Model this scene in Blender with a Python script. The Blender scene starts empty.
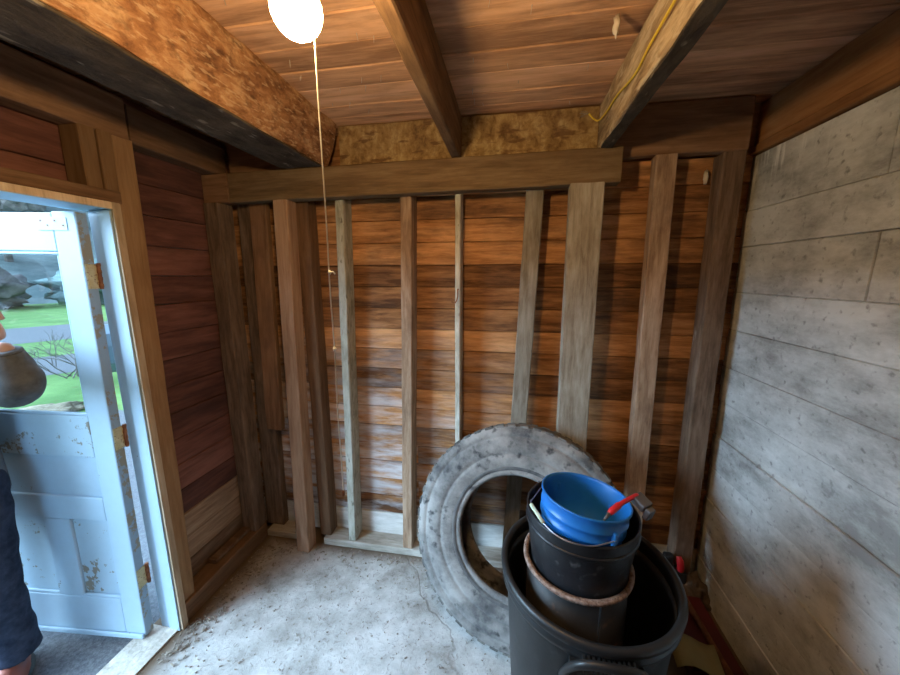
import bpy, bmesh, math, random
from mathutils import Vector, Matrix, noise
random.seed(7)
PI = math.pi
sc = bpy.context.scene
C = sc.collection

# ------------------------------------------------------------------ camera
H = 1.6
cam_d = bpy.data.cameras.new('camera'); cam = bpy.data.objects.new('camera', cam_d); C.objects.link(cam)
cam_d.sensor_fit = 'HORIZONTAL'; cam_d.sensor_width = 36.0; cam_d.lens = 343.9 / 900 * 36.0
cam_d.clip_start = 0.02; cam_d.clip_end = 400
yaw, pitch, roll = math.radians(9.946), math.radians(10.189), math.radians(-0.12)
cam.matrix_world = (Matrix.Translation((0, 0, H)) @ Matrix.Rotation(yaw, 4, 'Z') @
                    Matrix.Rotation(PI/2 - pitch, 4, 'X') @ Matrix.Rotation(roll, 4, 'Z'))
sc.camera = cam

# ------------------------------------------------------------------ light
sc.view_settings.view_transform = 'Standard'; sc.view_settings.look = 'None'
sc.view_settings.exposure = 0.0; sc.view_settings.gamma = 1.0
sc.view_settings.use_curve_mapping = False
SKY, SKY_LOBE, LAMP = 2.1, 33.0, 410.0
w = bpy.data.worlds.new('overcast_sky'); sc.world = w; w.use_nodes = True
nt = w.node_tree; N = nt.nodes; L = nt.links
bg = N['Background']
tc = N.new('ShaderNodeTexCoord')
dot = N.new('ShaderNodeVectorMath'); dot.operation = 'DOT_PRODUCT'
v = Vector((-0.86, -0.42, 0.26)).normalized(); dot.inputs[1].default_value = v
L.new(tc.outputs['Generated'], dot.inputs[0])
mr = N.new('ShaderNodeMapRange'); mr.interpolation_type = 'SMOOTHERSTEP'
mr.inputs['From Min'].default_value = 0.70; mr.inputs['From Max'].default_value = 1.0
mr.inputs['To Min'].default_value = 0.0; mr.inputs['To Max'].default_value = 1.0
L.new(dot.outputs['Value'], mr.inputs['Value'])
sep = N.new('ShaderNodeSeparateXYZ'); L.new(tc.outputs['Generated'], sep.inputs[0])
rmp = N.new('ShaderNodeValToRGB'); L.new(sep.outputs['Z'], rmp.inputs[0])
rmp.color_ramp.elements[0].position = 0.0; rmp.color_ramp.elements[0].color = (0.50, 0.76, 1.0, 1)
rmp.color_ramp.elements[1].position = 0.7; rmp.color_ramp.elements[1].color = (0.26, 0.50, 0.95, 1)
cl = N.new('ShaderNodeTexNoise'); cl.inputs['Scale'].default_value = 3.0; cl.inputs['Detail'].default_value = 5
L.new(tc.outputs['Generated'], cl.inputs['Vector'])
clr = N.new('ShaderNodeMapRange'); clr.inputs['From Min'].default_value = 0.42; clr.inputs['From Max'].default_value = 0.62
L.new(cl.outputs['Fac'], clr.inputs['Value'])
mx = N.new('ShaderNodeMixRGB'); mx.inputs[2].default_value = (0.74, 0.91, 1.0, 1)
L.new(clr.outputs[0], mx.inputs[0]); L.new(rmp.outputs[0], mx.inputs[1])
m1 = N.new('ShaderNodeMixRGB'); m1.blend_type = 'MULTIPLY'; m1.inputs[0].default_value = 1
m1.inputs[2].default_value = (SKY, SKY, SKY, 1); L.new(mx.outputs[0], m1.inputs[1])
m2 = N.new('ShaderNodeMixRGB'); m2.blend_type = 'MULTIPLY'; m2.inputs[0].default_value = 1
m2.inputs[2].default_value = (SKY_LOBE*0.58, SKY_LOBE*0.88, SKY_LOBE*1.18, 1); L.new(mr.outputs[0], m2.inputs[1])
ad = N.new('ShaderNodeMixRGB'); ad.blend_type = 'ADD'; ad.inputs[0].default_value = 1
L.new(m1.outputs[0], ad.inputs[1]); L.new(m2.outputs[0], ad.inputs[2])
L.new(ad.outputs[0], bg.inputs['Color']); bg.inputs['Strength'].default_value = 1.0

# ------------------------------------------------------------------ materials
def new_mat(name):
    m = bpy.data.materials.new(name); m.use_nodes = True
    return m, m.node_tree.nodes, m.node_tree.links, m.node_tree.nodes['Principled BSDF']
def node(nodes, typ, **kw):
    n = nodes.new(typ)
    for k, val in kw.items(): setattr(n, k, val)
    return n
def ramp(nodes, stops):
    r = nodes.new('ShaderNodeValToRGB'); e = r.color_ramp.elements
    while len(e) < len(stops): e.new(0.5)
    for i, (p, c) in enumerate(stops):
        e[i].position = p; e[i].color = (c[0], c[1], c[2], 1)
    return r
def rgb(r, g, b):
    f = lambda c: (c/255/12.92) if c/255 <= 0.04045 else ((c/255+0.055)/1.055)**2.4
    return (f(r), f(g), f(b))
AX = {'X': 0, 'Y': 1, 'Z': 2}
def wood(name, dark, mid, light, axis='Z', fine=60.0, along=3.0, blotch=0.5, blotch_col=(0.02, 0.014, 0.01), rough=0.85,
         bump=0.25, salt=None, plank=False, flakes=None, bdist=0.004, blotch_scale=4.0, obj_var=0.25, seam=None):
    m, n, l, b = new_mat(name)
    tcn = n.new('ShaderNodeTexCoord')
    oi = n.new('ShaderNodeObjectInfo')
    addv = node(n, 'ShaderNodeVectorMath', operation='ADD')
    mulr = node(n, 'ShaderNodeVectorMath', operation='SCALE'); mulr.inputs['Scale'].default_value = 37.0
    comb = n.new('ShaderNodeCombineXYZ')
    for i in range(3): l.new(oi.outputs['Random'], comb.inputs[i])
    l.new(comb.outputs[0], mulr.inputs[0]); l.new(tcn.outputs['Object'], addv.inputs[0]); l.new(mulr.outputs[0], addv.inputs[1])
    src = addv.outputs[0]
    at = None
    if plank:
        at = node(n, 'ShaderNodeAttribute', attribute_name='plank')
        sc2 = node(n, 'ShaderNodeVectorMath', operation='SCALE'); sc2.inputs['Scale'].default_value = 53.0
        l.new(at.outputs['Color'], sc2.inputs[0])
        a2 = node(n, 'ShaderNodeVectorMath', operation='ADD'); l.new(src, a2.inputs[0]); l.new(sc2.outputs[0], a2.inputs[1]); src = a2.outputs[0]
    mp = n.new('ShaderNodeMapping'); s = [fine]*3; s[AX[axis]] = along*2.6; mp.inputs['Scale'].default_value = s
    l.new(src, mp.inputs[0])
    g = n.new('ShaderNodeTexNoise'); g.inputs['Scale'].default_value = 1.0; g.inputs['Detail'].default_value = 8; g.inputs['Roughness'].default_value = 0.7
    g.inputs['Distortion'].default_value = 0.4
    l.new(mp.outputs[0], g.inputs['Vector'])
    mp2 = n.new('ShaderNodeMapping'); s = [fine*0.26]*3; s[AX[axis]] = along*1.0; mp2.inputs['Scale'].default_value = s
    l.new(src, mp2.inputs[0])
    g2 = n.new('ShaderNodeTexNoise'); g2.inputs['Scale'].default_value = 1.0; g2.inputs['Detail'].default_value = 3; g2.inputs['Distortion'].default_value = 0.8
    l.new(mp2.outputs[0], g2.inputs['Vector'])
    mix = node(n, 'ShaderNodeMath', operation='MULTIPLY_ADD'); mix.inputs[1].default_value = 0.55
    mm = node(n, 'ShaderNodeMath', operation='MULTIPLY'); mm.inputs[1].default_value = 0.45
    l.new(g2.outputs['Fac'], mm.inputs[0]); l.new(g.outputs['Fac'], mix.inputs[0]); l.new(mm.outputs[0], mix.inputs[2])
    fac = mix.outputs[0]
    if plank:
        pa = node(n, 'ShaderNodeMath', operation='MULTIPLY_ADD'); pa.inputs[1].default_value = 0.16
        sb = node(n, 'ShaderNodeMath', operation='SUBTRACT'); sb.inputs[1].default_value = 0.08
        l.new(at.outputs['Fac'], pa.inputs[0]); l.new(fac, pa.inputs[2]); l.new(pa.outputs[0], sb.inputs[0]); fac = sb.outputs[0]
    r = ramp(n, [(0.36, dark), (0.5, mid), (0.64, light)]); l.new(fac, r.inputs[0])
    col = r.outputs[0]
    # blotches of dirt and damp
    mp3 = n.new('ShaderNodeMapping'); s = [blotch_scale*2.2]*3; s[AX[axis]] = blotch_scale*(0.55 if plank else 1.5); mp3.inputs['Scale'].default_value = s
    l.new(src, mp3.inputs[0])
    bn = n.new('ShaderNodeTexNoise'); bn.inputs['Scale'].default_value = 1.0; bn.inputs['Detail'].default_value = 7; bn.inputs['Roughness'].default_value = 0.65
    l.new(mp3.outputs[0], bn.inputs['Vector'])
    br = n.new('ShaderNodeMapRange'); br.inputs['From Min'].default_value = 0.50; br.inputs['From Max'].default_value = 0.72; br.inputs['To Max'].default_value = blotch
    l.new(bn.outputs['Fac'], br.inputs['Value'])
    mxb = n.new('ShaderNodeMixRGB'); mxb.inputs[2].default_value = (*blotch_col, 1)
    l.new(br.outputs[0], mxb.inputs[0]); l.new(col, mxb.inputs[1]); col = mxb.outputs[0]
    if flakes:   # loose scales of bark and pale splinters
        fc, fs_, fa, f0 = flakes
        mpf = n.new('ShaderNodeMapping'); sv = [fs_]*3; sv[AX[axis]] = fs_*0.28; mpf.inputs['Scale'].default_value = sv
        l.new(src, mpf.inputs[0])
        fn = n.new('ShaderNodeTexNoise'); fn.inputs['Scale'].default_value = 1; fn.inputs['Detail'].default_value = 4; fn.inputs['Distortion'].default_value = 0.25; l.new(mpf.outputs[0], fn.inputs['Vector'])
        fr = n.new('ShaderNodeMapRange'); fr.inputs['From Min'].default_value = f0; fr.inputs['From Max'].default_value = f0+0.07; fr.inputs['To Max'].default_value = fa; l.new(fn.outputs['Fac'], fr.inputs['Value'])
        mxf = n.new('ShaderNodeMixRGB'); mxf.inputs[2].default_value = (*fc, 1); l.new(fr.outputs[0], mxf.inputs[0]); l.new(col, mxf.inputs[1]); col = mxf.outputs[0]
    if salt:   # pale mineral bloom and old whitewash, a deposit of its own on the boards
        c0, zlo, zhi, xlo, xhi, amt = salt
        sp = n.new('ShaderNodeSeparateXYZ'); l.new(tcn.outputs['Object'], sp.inputs[0])
        zr = n.new('ShaderNodeMapRange'); zr.inputs['From Min'].default_value = zhi; zr.inputs['From Max'].default_value = zlo; l.new(sp.outputs['Z'], zr.inputs['Value'])
        xr = n.new('ShaderNodeMapRange'); xr.inputs['From Min'].default_value = xhi; xr.inputs['From Max'].default_value = xlo; l.new(sp.outputs['X'], xr.inputs['Value'])
        sn = n.new('ShaderNodeTexNoise'); sn.inputs['Scale'].default_value = 1; sn.inputs['Detail'].default_value = 8; sn.inputs['Roughness'].default_value = 0.6
        mp4 = n.new('ShaderNodeMapping'); mp4.inputs['Scale'].default_value = (4, 20, 20); l.new(src, mp4.inputs[0]); l.new(mp4.outputs[0], sn.inputs['Vector'])
        q = node(n, 'ShaderNodeMath', operation='MULTIPLY'); l.new(zr.outputs[0], q.inputs[0]); l.new(xr.outputs[0], q.inputs[1])
        q2 = n.new('ShaderNodeMapRange'); q2.inputs['From Min'].default_value = 0.40; q2.inputs['From Max'].default_value = 0.66; l.new(sn.outputs['Fac'], q2.inputs['Value'])
        q3 = node(n, 'ShaderNodeMath', operation='MULTIPLY'); l.new(q.outputs[0], q3.inputs[0]); l.new(q2.outputs[0], q3.inputs[1])
        q4 = node(n, 'ShaderNodeMath', operation='MULTIPLY'); q4.inputs[1].default_value = amt; l.new(q3.outputs[0], q4.inputs[0])
        q5 = node(n, 'ShaderNodeMath', operation='MINIMUM'); q5.inputs[1].default_value = 0.9; l.new(q4.outputs[0], q5.inputs[0])
        mxs = n.new('ShaderNodeMixRGB'); mxs.inputs[2].default_value = (*c0, 1); l.new(q5.outputs[0], mxs.inputs[0]); l.new(col, mxs.inputs[1]); col = mxs.outputs[0]
    hs = n.new('ShaderNodeHueSaturation'); vr = n.new('ShaderNodeMapRange')
    vr.inputs['To Min'].default_value = 1 - obj_var; vr.inputs['To Max'].default_value = 1 + obj_var
    l.new((at.outputs['Fac'] if plank else oi.outputs['Random']), vr.inputs['Value']); l.new(vr.outputs[0], hs.inputs['Value']); l.new(col, hs.inputs['Color'])
    l.new(hs.outputs[0], b.inputs['Base Color']); b.inputs['Roughness'].default_value = rough
    b.inputs['Specular IOR Level'].default_value = 0.25
    bp = n.new('ShaderNodeBump'); bp.inputs['Strength'].default_value = bump; bp.inputs['Distance'].default_value = bdist
    l.new(mix.outputs[0], bp.inputs['Height']); l.new(bp.outputs[0], b.inputs['Normal'])
    return m
def mottled(name, c1, c2, scale=12.0, rough=0.7, c3=None, spots=0.0, bump=0.2, metal=0.0, bump_scale=60.0, lo=0.35, hi=0.65, spec=0.4):
    m, n, l, b = new_mat(name)
    tcn = n.new('ShaderNodeTexCoord')
    a = n.new('ShaderNodeTexNoise'); a.inputs['Scale'].default_value = scale; a.inputs['Detail'].default_value = 8; a.inputs['Roughness'].default_value = 0.65
    l.new(tcn.outputs['Object'], a.inputs['Vector'])
    r = ramp(n, [(lo, c1), (hi, c2)]); l.new(a.outputs['Fac'], r.inputs[0]); col = r.outputs[0]
    if c3:
        s = n.new('ShaderNodeTexNoise'); s.inputs['Scale'].default_value = scale*3.7; s.inputs['Detail'].default_value = 6
        l.new(tcn.outputs['Object'], s.inputs['Vector'])
        mrn = n.new('ShaderNodeMapRange'); mrn.inputs['From Min'].default_value = 0.62 - 0.1*spots; mrn.inputs['From Max'].default_value = 0.70
        mrn.inputs['To Max'].default_value = min(1, spots*2); l.new(s.outputs['Fac'], mrn.inputs['Value'])
        mxn = n.new('ShaderNodeMixRGB'); mxn.inputs[2].default_value = (*c3, 1); l.new(mrn.outputs[0], mxn.inputs[0]); l.new(col, mxn.inputs[1]); col = mxn.outputs[0]
    l.new(col, b.inputs['Base Color']); b.inputs['Roughness'].default_value = rough; b.inputs['Metallic'].default_value = metal
    b.inputs['Specular IOR Level'].default_value = spec
    if bump:
        bn = n.new('ShaderNodeTexNoise'); bn.inputs['Scale'].default_value = bump_scale; bn.inputs['Detail'].default_value = 6
        l.new(tcn.outputs['Object'], bn.inputs['Vector'])
        bp = n.new('ShaderNodeBump'); bp.inputs['Strength'].default_value = bump; bp.inputs['Distance'].default_value = 0.006
        l.new(bn.outputs['Fac'], bp.inputs['Height']); l.new(bp.outputs[0], b.inputs['Normal'])
    return m
def plain(name, c, rough=0.5, metal=0.0, spec=0.5):
    return mottled(name, tuple(x*0.88 for x in c), tuple(min(1, x*1.1) for x in c), 9.0, rough, bump=0.0, metal=metal, spec=spec)

W_SHEATH = wood('sheathing_boards', (0.144, 0.062, 0.025), (0.384, 0.180, 0.072), (0.600, 0.312, 0.138), 'X', 55, 2.2, 0.85, (0.035, 0.024, 0.022),
                salt=((0.62, 0.60, 0.62), 0.45, 1.40, -0.9, 0.25, 1.25), plank=True, blotch_scale=3.2, obj_var=0.32)
W_CEIL = wood('ceiling_boards', (0.381, 0.207, 0.112), (0.672, 0.386, 0.213), (0.829, 0.515, 0.314), 'X', 45, 1.6, 0.5, (0.08, 0.035, 0.02), plank=True, obj_var=0.08)
W_RED = wood('dark_red_boards', (0.084, 0.036, 0.029), (0.150, 0.060, 0.046), (0.216, 0.094, 0.070), 'Y', 50, 2.0, 0.6, (0.035, 0.014, 0.012), plank=True, obj_var=0.14)
W_STUD = wood('weathered_stud', (0.189, 0.111, 0.068), (0.343, 0.223, 0.142), (0.481, 0.343, 0.240), 'Z', 70, 3.0, 0.5, (0.12, 0.075, 0.05))
W_GREY = wood('grey_stud', (0.161, 0.130, 0.093), (0.285, 0.248, 0.192), (0.384, 0.353, 0.298), 'Z', 70, 3.0, 0.5, (0.16, 0.12, 0.085))
W_PALE = wood('pale_painted_stud', (0.28, 0.27, 0.21), (0.50, 0.49, 0.41), (0.66, 0.65, 0.58), 'Z', 60, 5.0, 0.5, (0.24, 0.20, 0.13), flakes=((0.13, 0.11, 0.07), 55, 0.75, 0.62))
W_POST = wood('new_post', (0.186, 0.099, 0.056), (0.292, 0.172, 0.106), (0.371, 0.238, 0.159), 'Z', 60, 2.0, 0.3, (0.20, 0.12, 0.075))
W_HEAD = wood('header_timber', (0.109, 0.066, 0.030), (0.196, 0.125, 0.062), (0.260, 0.179, 0.098), 'Z', 60, 2.0, 0.5, (0.13, 0.075, 0.035))
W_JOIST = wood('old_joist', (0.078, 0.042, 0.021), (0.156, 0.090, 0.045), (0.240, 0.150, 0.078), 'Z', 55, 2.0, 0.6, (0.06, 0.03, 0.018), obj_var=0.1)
W_BARK = wood('flaky_bark_beam', (0.12, 0.05, 0.022), (0.34, 0.165, 0.075), (0.58, 0.36, 0.19), 'Z', 38, 7.0, 0.75, (0.06, 0.026, 0.014), bump=1.0, blotch_scale=16, obj_var=0.05, flakes=((0.58, 0.40, 0.24), 105, 0.6, 0.56), bdist=0.015)
W_CHECK = wood('checked_joist', (0.162, 0.108, 0.061), (0.459, 0.338, 0.203), (0.756, 0.621, 0.419), 'Z', 42, 2.6, 0.6, (0.09, 0.055, 0.03), bump=0.9, blotch_scale=8, obj_var=0.05, flakes=((0.66, 0.56, 0.40), 40, 0.75, 0.55), bdist=0.014)
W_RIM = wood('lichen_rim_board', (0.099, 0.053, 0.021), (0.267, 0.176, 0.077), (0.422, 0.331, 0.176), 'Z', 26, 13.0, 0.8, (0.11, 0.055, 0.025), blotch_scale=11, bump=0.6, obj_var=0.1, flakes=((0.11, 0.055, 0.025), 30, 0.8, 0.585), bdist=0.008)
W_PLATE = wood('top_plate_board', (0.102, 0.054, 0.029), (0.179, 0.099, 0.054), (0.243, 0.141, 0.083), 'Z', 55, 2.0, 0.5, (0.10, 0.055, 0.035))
W_ORANGE = wood('orange_brown_board', (0.216, 0.090, 0.032), (0.342, 0.162, 0.063), (0.432, 0.225, 0.099), 'Z', 45, 1.6, 0.4, (0.14, 0.06, 0.025))
W_FIR = wood('raw_fir_stud', (0.158, 0.084, 0.038), (0.228, 0.129, 0.062), (0.288, 0.176, 0.092), 'Z', 60, 2.0, 0.35, (0.22, 0.12, 0.06))
W_DUSTY = wood('dusty_sill', (0.30, 0.27, 0.22), (0.48, 0.44, 0.38), (0.62, 0.58, 0.52), 'Z', 60, 3.0, 0.5, (0.20, 0.16, 0.12))
W_DARK = wood('dark_old_stud', (0.07, 0.045, 0.03), (0.14, 0.092, 0.062), (0.22, 0.15, 0.105), 'Z', 70, 3.0, 0.5, (0.05, 0.032, 0.022))
W_STREAK = wood('streaked_corner_stud', (0.09, 0.055, 0.035), (0.17, 0.108, 0.07), (0.25, 0.165, 0.115), 'Z', 70, 3.0, 0.5, (0.05, 0.032, 0.022), flakes=((0.50, 0.46, 0.42), 14, 0.8, 0.66))
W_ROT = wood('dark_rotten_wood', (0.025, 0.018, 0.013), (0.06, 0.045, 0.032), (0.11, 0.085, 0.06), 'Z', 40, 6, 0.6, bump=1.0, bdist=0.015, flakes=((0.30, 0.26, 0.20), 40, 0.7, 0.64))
W_NAT = wood('bare_lower_boards', (0.16, 0.09, 0.055), (0.28, 0.18, 0.115), (0.40, 0.28, 0.19), 'Y', 50, 2.0, 0.5, (0.10, 0.06, 0.04), plank=True)
CASING = wood('bare_jamb_edge', (0.42, 0.30, 0.19), (0.60, 0.46, 0.32), (0.70, 0.57, 0.42), 'Z', 60, 2.0, 0.3, (0.32, 0.22, 0.14))

def painted(name, base, under, chips=0.5, rough=0.55):
    m, n, l, b = new_mat(name)
    tcn = n.new('ShaderNodeTexCoord')
    a = n.new('ShaderNodeTexNoise'); a.inputs['Scale'].default_value = 26; a.inputs['Detail'].default_value = 9; a.inputs['Roughness'].default_value = 0.7
    l.new(tcn.outputs['Object'], a.inputs['Vector'])
    big = n.new('ShaderNodeTexNoise'); big.inputs['Scale'].default_value = 4.5; big.inputs['Detail'].default_value = 2
    l.new(tcn.outputs['Object'], big.inputs['Vector'])
    ml = node(n, 'ShaderNodeMath', operation='MULTIPLY'); l.new(a.outputs['Fac'], ml.inputs[0]); l.new(big.outputs['Fac'], ml.inputs[1])
    t = n.new('ShaderNodeMapRange'); t.inputs['From Min'].default_value = 0.40 - 0.12*chips; t.inputs['From Max'].default_value = 0.42 - 0.12*chips
    l.new(ml.outputs[0], t.inputs['Value'])
    r = ramp(n, [(0.3, tuple(x*0.93 for x in base)), (0.7, base)]); l.new(a.outputs['Fac'], r.inputs[0])
    mxn = n.new('ShaderNodeMixRGB'); mxn.inputs[2].default_value = (*under, 1); l.new(t.outputs[0], mxn.inputs[0]); l.new(r.outputs[0], mxn.inputs[1])
    l.new(mxn.outputs[0], b.inputs['Base Color']); b.inputs['Roughness'].default_value = rough
    bp = n.new('ShaderNodeBump'); bp.inputs['Strength'].default_value = 0.4; bp.inputs['Distance'].default_value = 0.002; bp.invert = True
    l.new(t.outputs[0], bp.inputs['Height']); l.new(bp.outputs[0], b.inputs['Normal'])
    return m
PAINT = painted('pale_blue_white_paint', (0.38, 0.52, 0.63), (0.20, 0.19, 0.16), 0.10)
PAINT_CHIP = painted('chipped_blue_white_paint', (0.38, 0.52, 0.62), (0.22, 0.20, 0.16), 0.74)
PAINT_WORN = painted('worn_through_paint', (0.30, 0.40, 0.48), (0.30, 0.26, 0.18), 1.15)

def concrete_floor():
    m, n, l, b = new_mat('dusty_concrete_floor')
    tcn = n.new('ShaderNodeTexCoord')
    a = n.new('ShaderNodeTexNoise'); a.inputs['Scale'].default_value = 3.0; a.inputs['Detail'].default_value = 10; a.inputs['Roughness'].default_value = 0.7
    l.new(tcn.outputs['Object'], a.inputs['Vector'])
    r = ramp(n, [(0.36, (0.26, 0.245, 0.22)), (0.5, (0.46, 0.45, 0.43)), (0.62, (0.62, 0.61, 0.59))]); l.new(a.outputs['Fac'], r.inputs[0])
    s = n.new('ShaderNodeTexNoise'); s.inputs['Scale'].default_value = 34; s.inputs['Detail'].default_value = 8; s.inputs['Roughness'].default_value = 0.8; s.inputs['Distortion'].default_value = 1.5
    l.new(tcn.outputs['Object'], s.inputs['Vector'])
    t = n.new('ShaderNodeMapRange'); t.inputs['From Min'].default_value = 0.54; t.inputs['From Max'].default_value = 0.64; t.inputs['To Max'].default_value = 0.7
    l.new(s.outputs['Fac'], t.inputs['Value'])
    mx1 = n.new('ShaderNodeMixRGB'); mx1.inputs[2].default_value = (0.13, 0.10, 0.08, 1); l.new(t.outputs[0], mx1.inputs[0]); l.new(r.outputs[0], mx1.inputs[1])
    # long hairline cracks
    dn = n.new('ShaderNodeTexNoise'); dn.inputs['Scale'].default_value = 3.5; dn.inputs['Detail'].default_value = 5; l.new(tcn.outputs['Object'], dn.inputs['Vector'])
    dm = n.new('ShaderNodeMixRGB'); dm.blend_type = 'ADD'; dm.inputs[0].default_value = 0.3; l.new(tcn.outputs['Object'], dm.inputs[1]); l.new(dn.outputs['Color'], dm.inputs[2])
    vo = node(n, 'ShaderNodeTexVoronoi', feature='DISTANCE_TO_EDGE'); vo.inputs['Scale'].default_value = 0.7; l.new(dm.outputs[0], vo.inputs['Vector'])
    ct = n.new('ShaderNodeMapRange'); ct.inputs['From Min'].default_value = 0.005; ct.inputs['From Max'].default_value = 0.001; ct.inputs['To Max'].default_value = 0.4
    l.new(vo.outputs['Distance'], ct.inputs['Value'])
    mx2 = n.new('ShaderNodeMixRGB'); mx2.inputs[2].default_value = (0.16, 0.13, 0.11, 1); l.new(ct.outputs[0], mx2.inputs[0]); l.new(mx1.outputs[0], mx2.inputs[1])
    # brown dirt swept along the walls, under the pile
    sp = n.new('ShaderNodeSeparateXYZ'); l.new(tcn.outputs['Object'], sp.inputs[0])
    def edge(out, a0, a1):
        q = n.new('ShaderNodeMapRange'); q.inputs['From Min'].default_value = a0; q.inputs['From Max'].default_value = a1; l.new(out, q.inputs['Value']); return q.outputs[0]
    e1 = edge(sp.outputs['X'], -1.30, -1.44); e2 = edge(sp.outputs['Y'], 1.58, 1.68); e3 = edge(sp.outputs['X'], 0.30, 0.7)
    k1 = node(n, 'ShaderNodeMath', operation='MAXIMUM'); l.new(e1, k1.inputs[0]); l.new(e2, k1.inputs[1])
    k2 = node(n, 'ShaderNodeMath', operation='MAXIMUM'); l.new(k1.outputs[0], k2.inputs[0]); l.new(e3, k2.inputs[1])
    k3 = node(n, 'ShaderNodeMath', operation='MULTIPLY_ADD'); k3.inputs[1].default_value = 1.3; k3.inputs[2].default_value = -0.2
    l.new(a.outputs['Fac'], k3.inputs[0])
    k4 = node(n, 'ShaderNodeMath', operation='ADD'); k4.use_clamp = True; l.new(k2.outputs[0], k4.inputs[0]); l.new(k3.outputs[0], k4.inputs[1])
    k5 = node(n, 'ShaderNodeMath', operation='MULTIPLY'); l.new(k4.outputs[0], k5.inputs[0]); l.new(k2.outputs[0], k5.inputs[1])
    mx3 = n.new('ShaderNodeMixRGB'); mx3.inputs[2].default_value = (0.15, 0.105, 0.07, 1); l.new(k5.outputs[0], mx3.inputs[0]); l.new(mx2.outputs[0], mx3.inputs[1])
    l.new(mx3.outputs[0], b.inputs['Base Color']); b.inputs['Roughness'].default_value = 0.9; b.inputs['Specular IOR Level'].default_value = 0.2
    bp = n.new('ShaderNodeBump'); bp.inputs['Strength'].default_value = 0.5; bp.inputs['Distance'].default_value = 0.006
    h = node(n, 'ShaderNodeMath', operation='SUBTRACT'); l.new(s.outputs['Fac'], h.inputs[0]); l.new(ct.outputs[0], h.inputs[1])
    l.new(h.outputs[0], bp.inputs['Height']); l.new(bp.outputs[0], b.inputs['Normal'])
    return m
def concrete_wall():
    m, n, l, b = new_mat('board_formed_concrete')
    tcn = n.new('ShaderNodeTexCoord')
    at = node(n, 'ShaderNodeAttribute', attribute_name='plank')
    mp = n.new('ShaderNodeMapping'); mp.inputs['Scale'].default_value = (1, 0.8, 1.7); l.new(tcn.outputs['Object'], mp.inputs[0])
    a = n.new('ShaderNodeTexNoise'); a.inputs['Scale'].default_value = 3.2; a.inputs['Detail'].default_value = 10; a.inputs['Roughness'].default_value = 0.72
    l.new(mp.outputs[0], a.inputs['Vector'])
    r = ramp(n, [(0.36, (0.29, 0.285, 0.27)), (0.5, (0.52, 0.52, 0.50)), (0.62, (0.68, 0.68, 0.66))])
    f = node(n, 'ShaderNodeMath', operation='MULTIPLY_ADD'); f.inputs[1].default_value = 0.09; l.new(at.outputs['Fac'], f.inputs[0])
    f2 = node(n, 'ShaderNodeMath', operation='SUBTRACT'); f2.inputs[1].default_value = 0.045; l.new(a.outputs['Fac'], f2.inputs[0]); l.new(f2.outputs[0], f.inputs[2])
    l.new(f.outputs[0], r.inputs[0])
    # board grain print
    mp2 = n.new('ShaderNodeMapping'); mp2.inputs['Scale'].default_value = (1, 4, 70); l.new(tcn.outputs['Object'], mp2.inputs[0])
    g = n.new('ShaderNodeTexNoise'); g.inputs['Scale'].default_value = 1; g.inputs['Detail'].default_value = 5; l.new(mp2.outputs[0], g.inputs['Vector'])
    # pits
    s = n.new('ShaderNodeTexNoise'); s.inputs['Scale'].default_value = 40; s.inputs['Detail'].default_value = 5; l.new(tcn.outputs['Object'], s.inputs['Vector'])
    t = n.new('ShaderNodeMapRange'); t.inputs['From Min'].default_value = 0.60; t.inputs['From Max'].default_value = 0.74; t.inputs['To Max'].default_value = 0.6; l.new(s.outputs['Fac'], t.inputs['Value'])
    mx1 = n.new('ShaderNodeMixRGB'); mx1.inputs[2].default_value = (0.16, 0.155, 0.15, 1); l.new(t.outputs[0], mx1.inputs[0]); l.new(r.outputs[0], mx1.inputs[1])
    # white lime runs under the sill
    sp = n.new('ShaderNodeSeparateXYZ'); l.new(tcn.outputs['Object'], sp.inputs[0])
    zr = n.new('ShaderNodeMapRange'); zr.inputs['From Min'].default_value = 1.93; zr.inputs['From Max'].default_value = 2.05; l.new(sp.outputs['Z'], zr.inputs['Value'])
    y1 = n.new('ShaderNodeMapRange'); y1.inputs['From Min'].default_value = 1.34; y1.inputs['From Max'].default_value = 1.46; l.new(sp.outputs['Y'], y1.inputs['Value'])
    mp3 = n.new('ShaderNodeMapping'); mp3.inputs['Scale'].default_value = (1, 26, 4); l.new(tcn.outputs['Object'], mp3.inputs[0])
    dn = n.new('ShaderNodeTexNoise'); dn.inputs['Scale'].default_value = 1; dn.inputs['Detail'].default_value = 6; l.new(mp3.outputs[0], dn.inputs['Vector'])
    dt = n.new('ShaderNodeMapRange'); dt.inputs['From Min'].default_value = 0.52; dt.inputs['From Max'].default_value = 0.62; l.new(dn.outputs['Fac'], dt.inputs['Value'])
    q = node(n, 'ShaderNodeMath', operation='MULTIPLY'); l.new(zr.outputs[0], q.inputs[0]); l.new(y1.outputs[0], q.inputs[1])
    q2 = node(n, 'ShaderNodeMath', operation='MULTIPLY'); l.new(q.outputs[0], q2.inputs[0]); l.new(dt.outputs[0], q2.inputs[1])
    mx2 = n.new('ShaderNodeMixRGB'); mx2.inputs[2].default_value = (0.80, 0.80, 0.78, 1); l.new(q2.outputs[0], mx2.inputs[0]); l.new(mx1.outputs[0], mx2.inputs[1])
    l.new(mx2.outputs[0], b.inputs['Base Color']); b.inputs['Roughness'].default_value = 0.92; b.inputs['Specular IOR Level'].default_value = 0.2
    bp = n.new('ShaderNodeBump'); bp.inputs['Strength'].default_value = 0.45; bp.inputs['Distance'].default_value = 0.008
    h = node(n, 'ShaderNodeMath', operation='MULTIPLY_ADD'); h.inputs[1].default_value = 0.35; l.new(g.outputs['Fac'], h.inputs[0])
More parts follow.
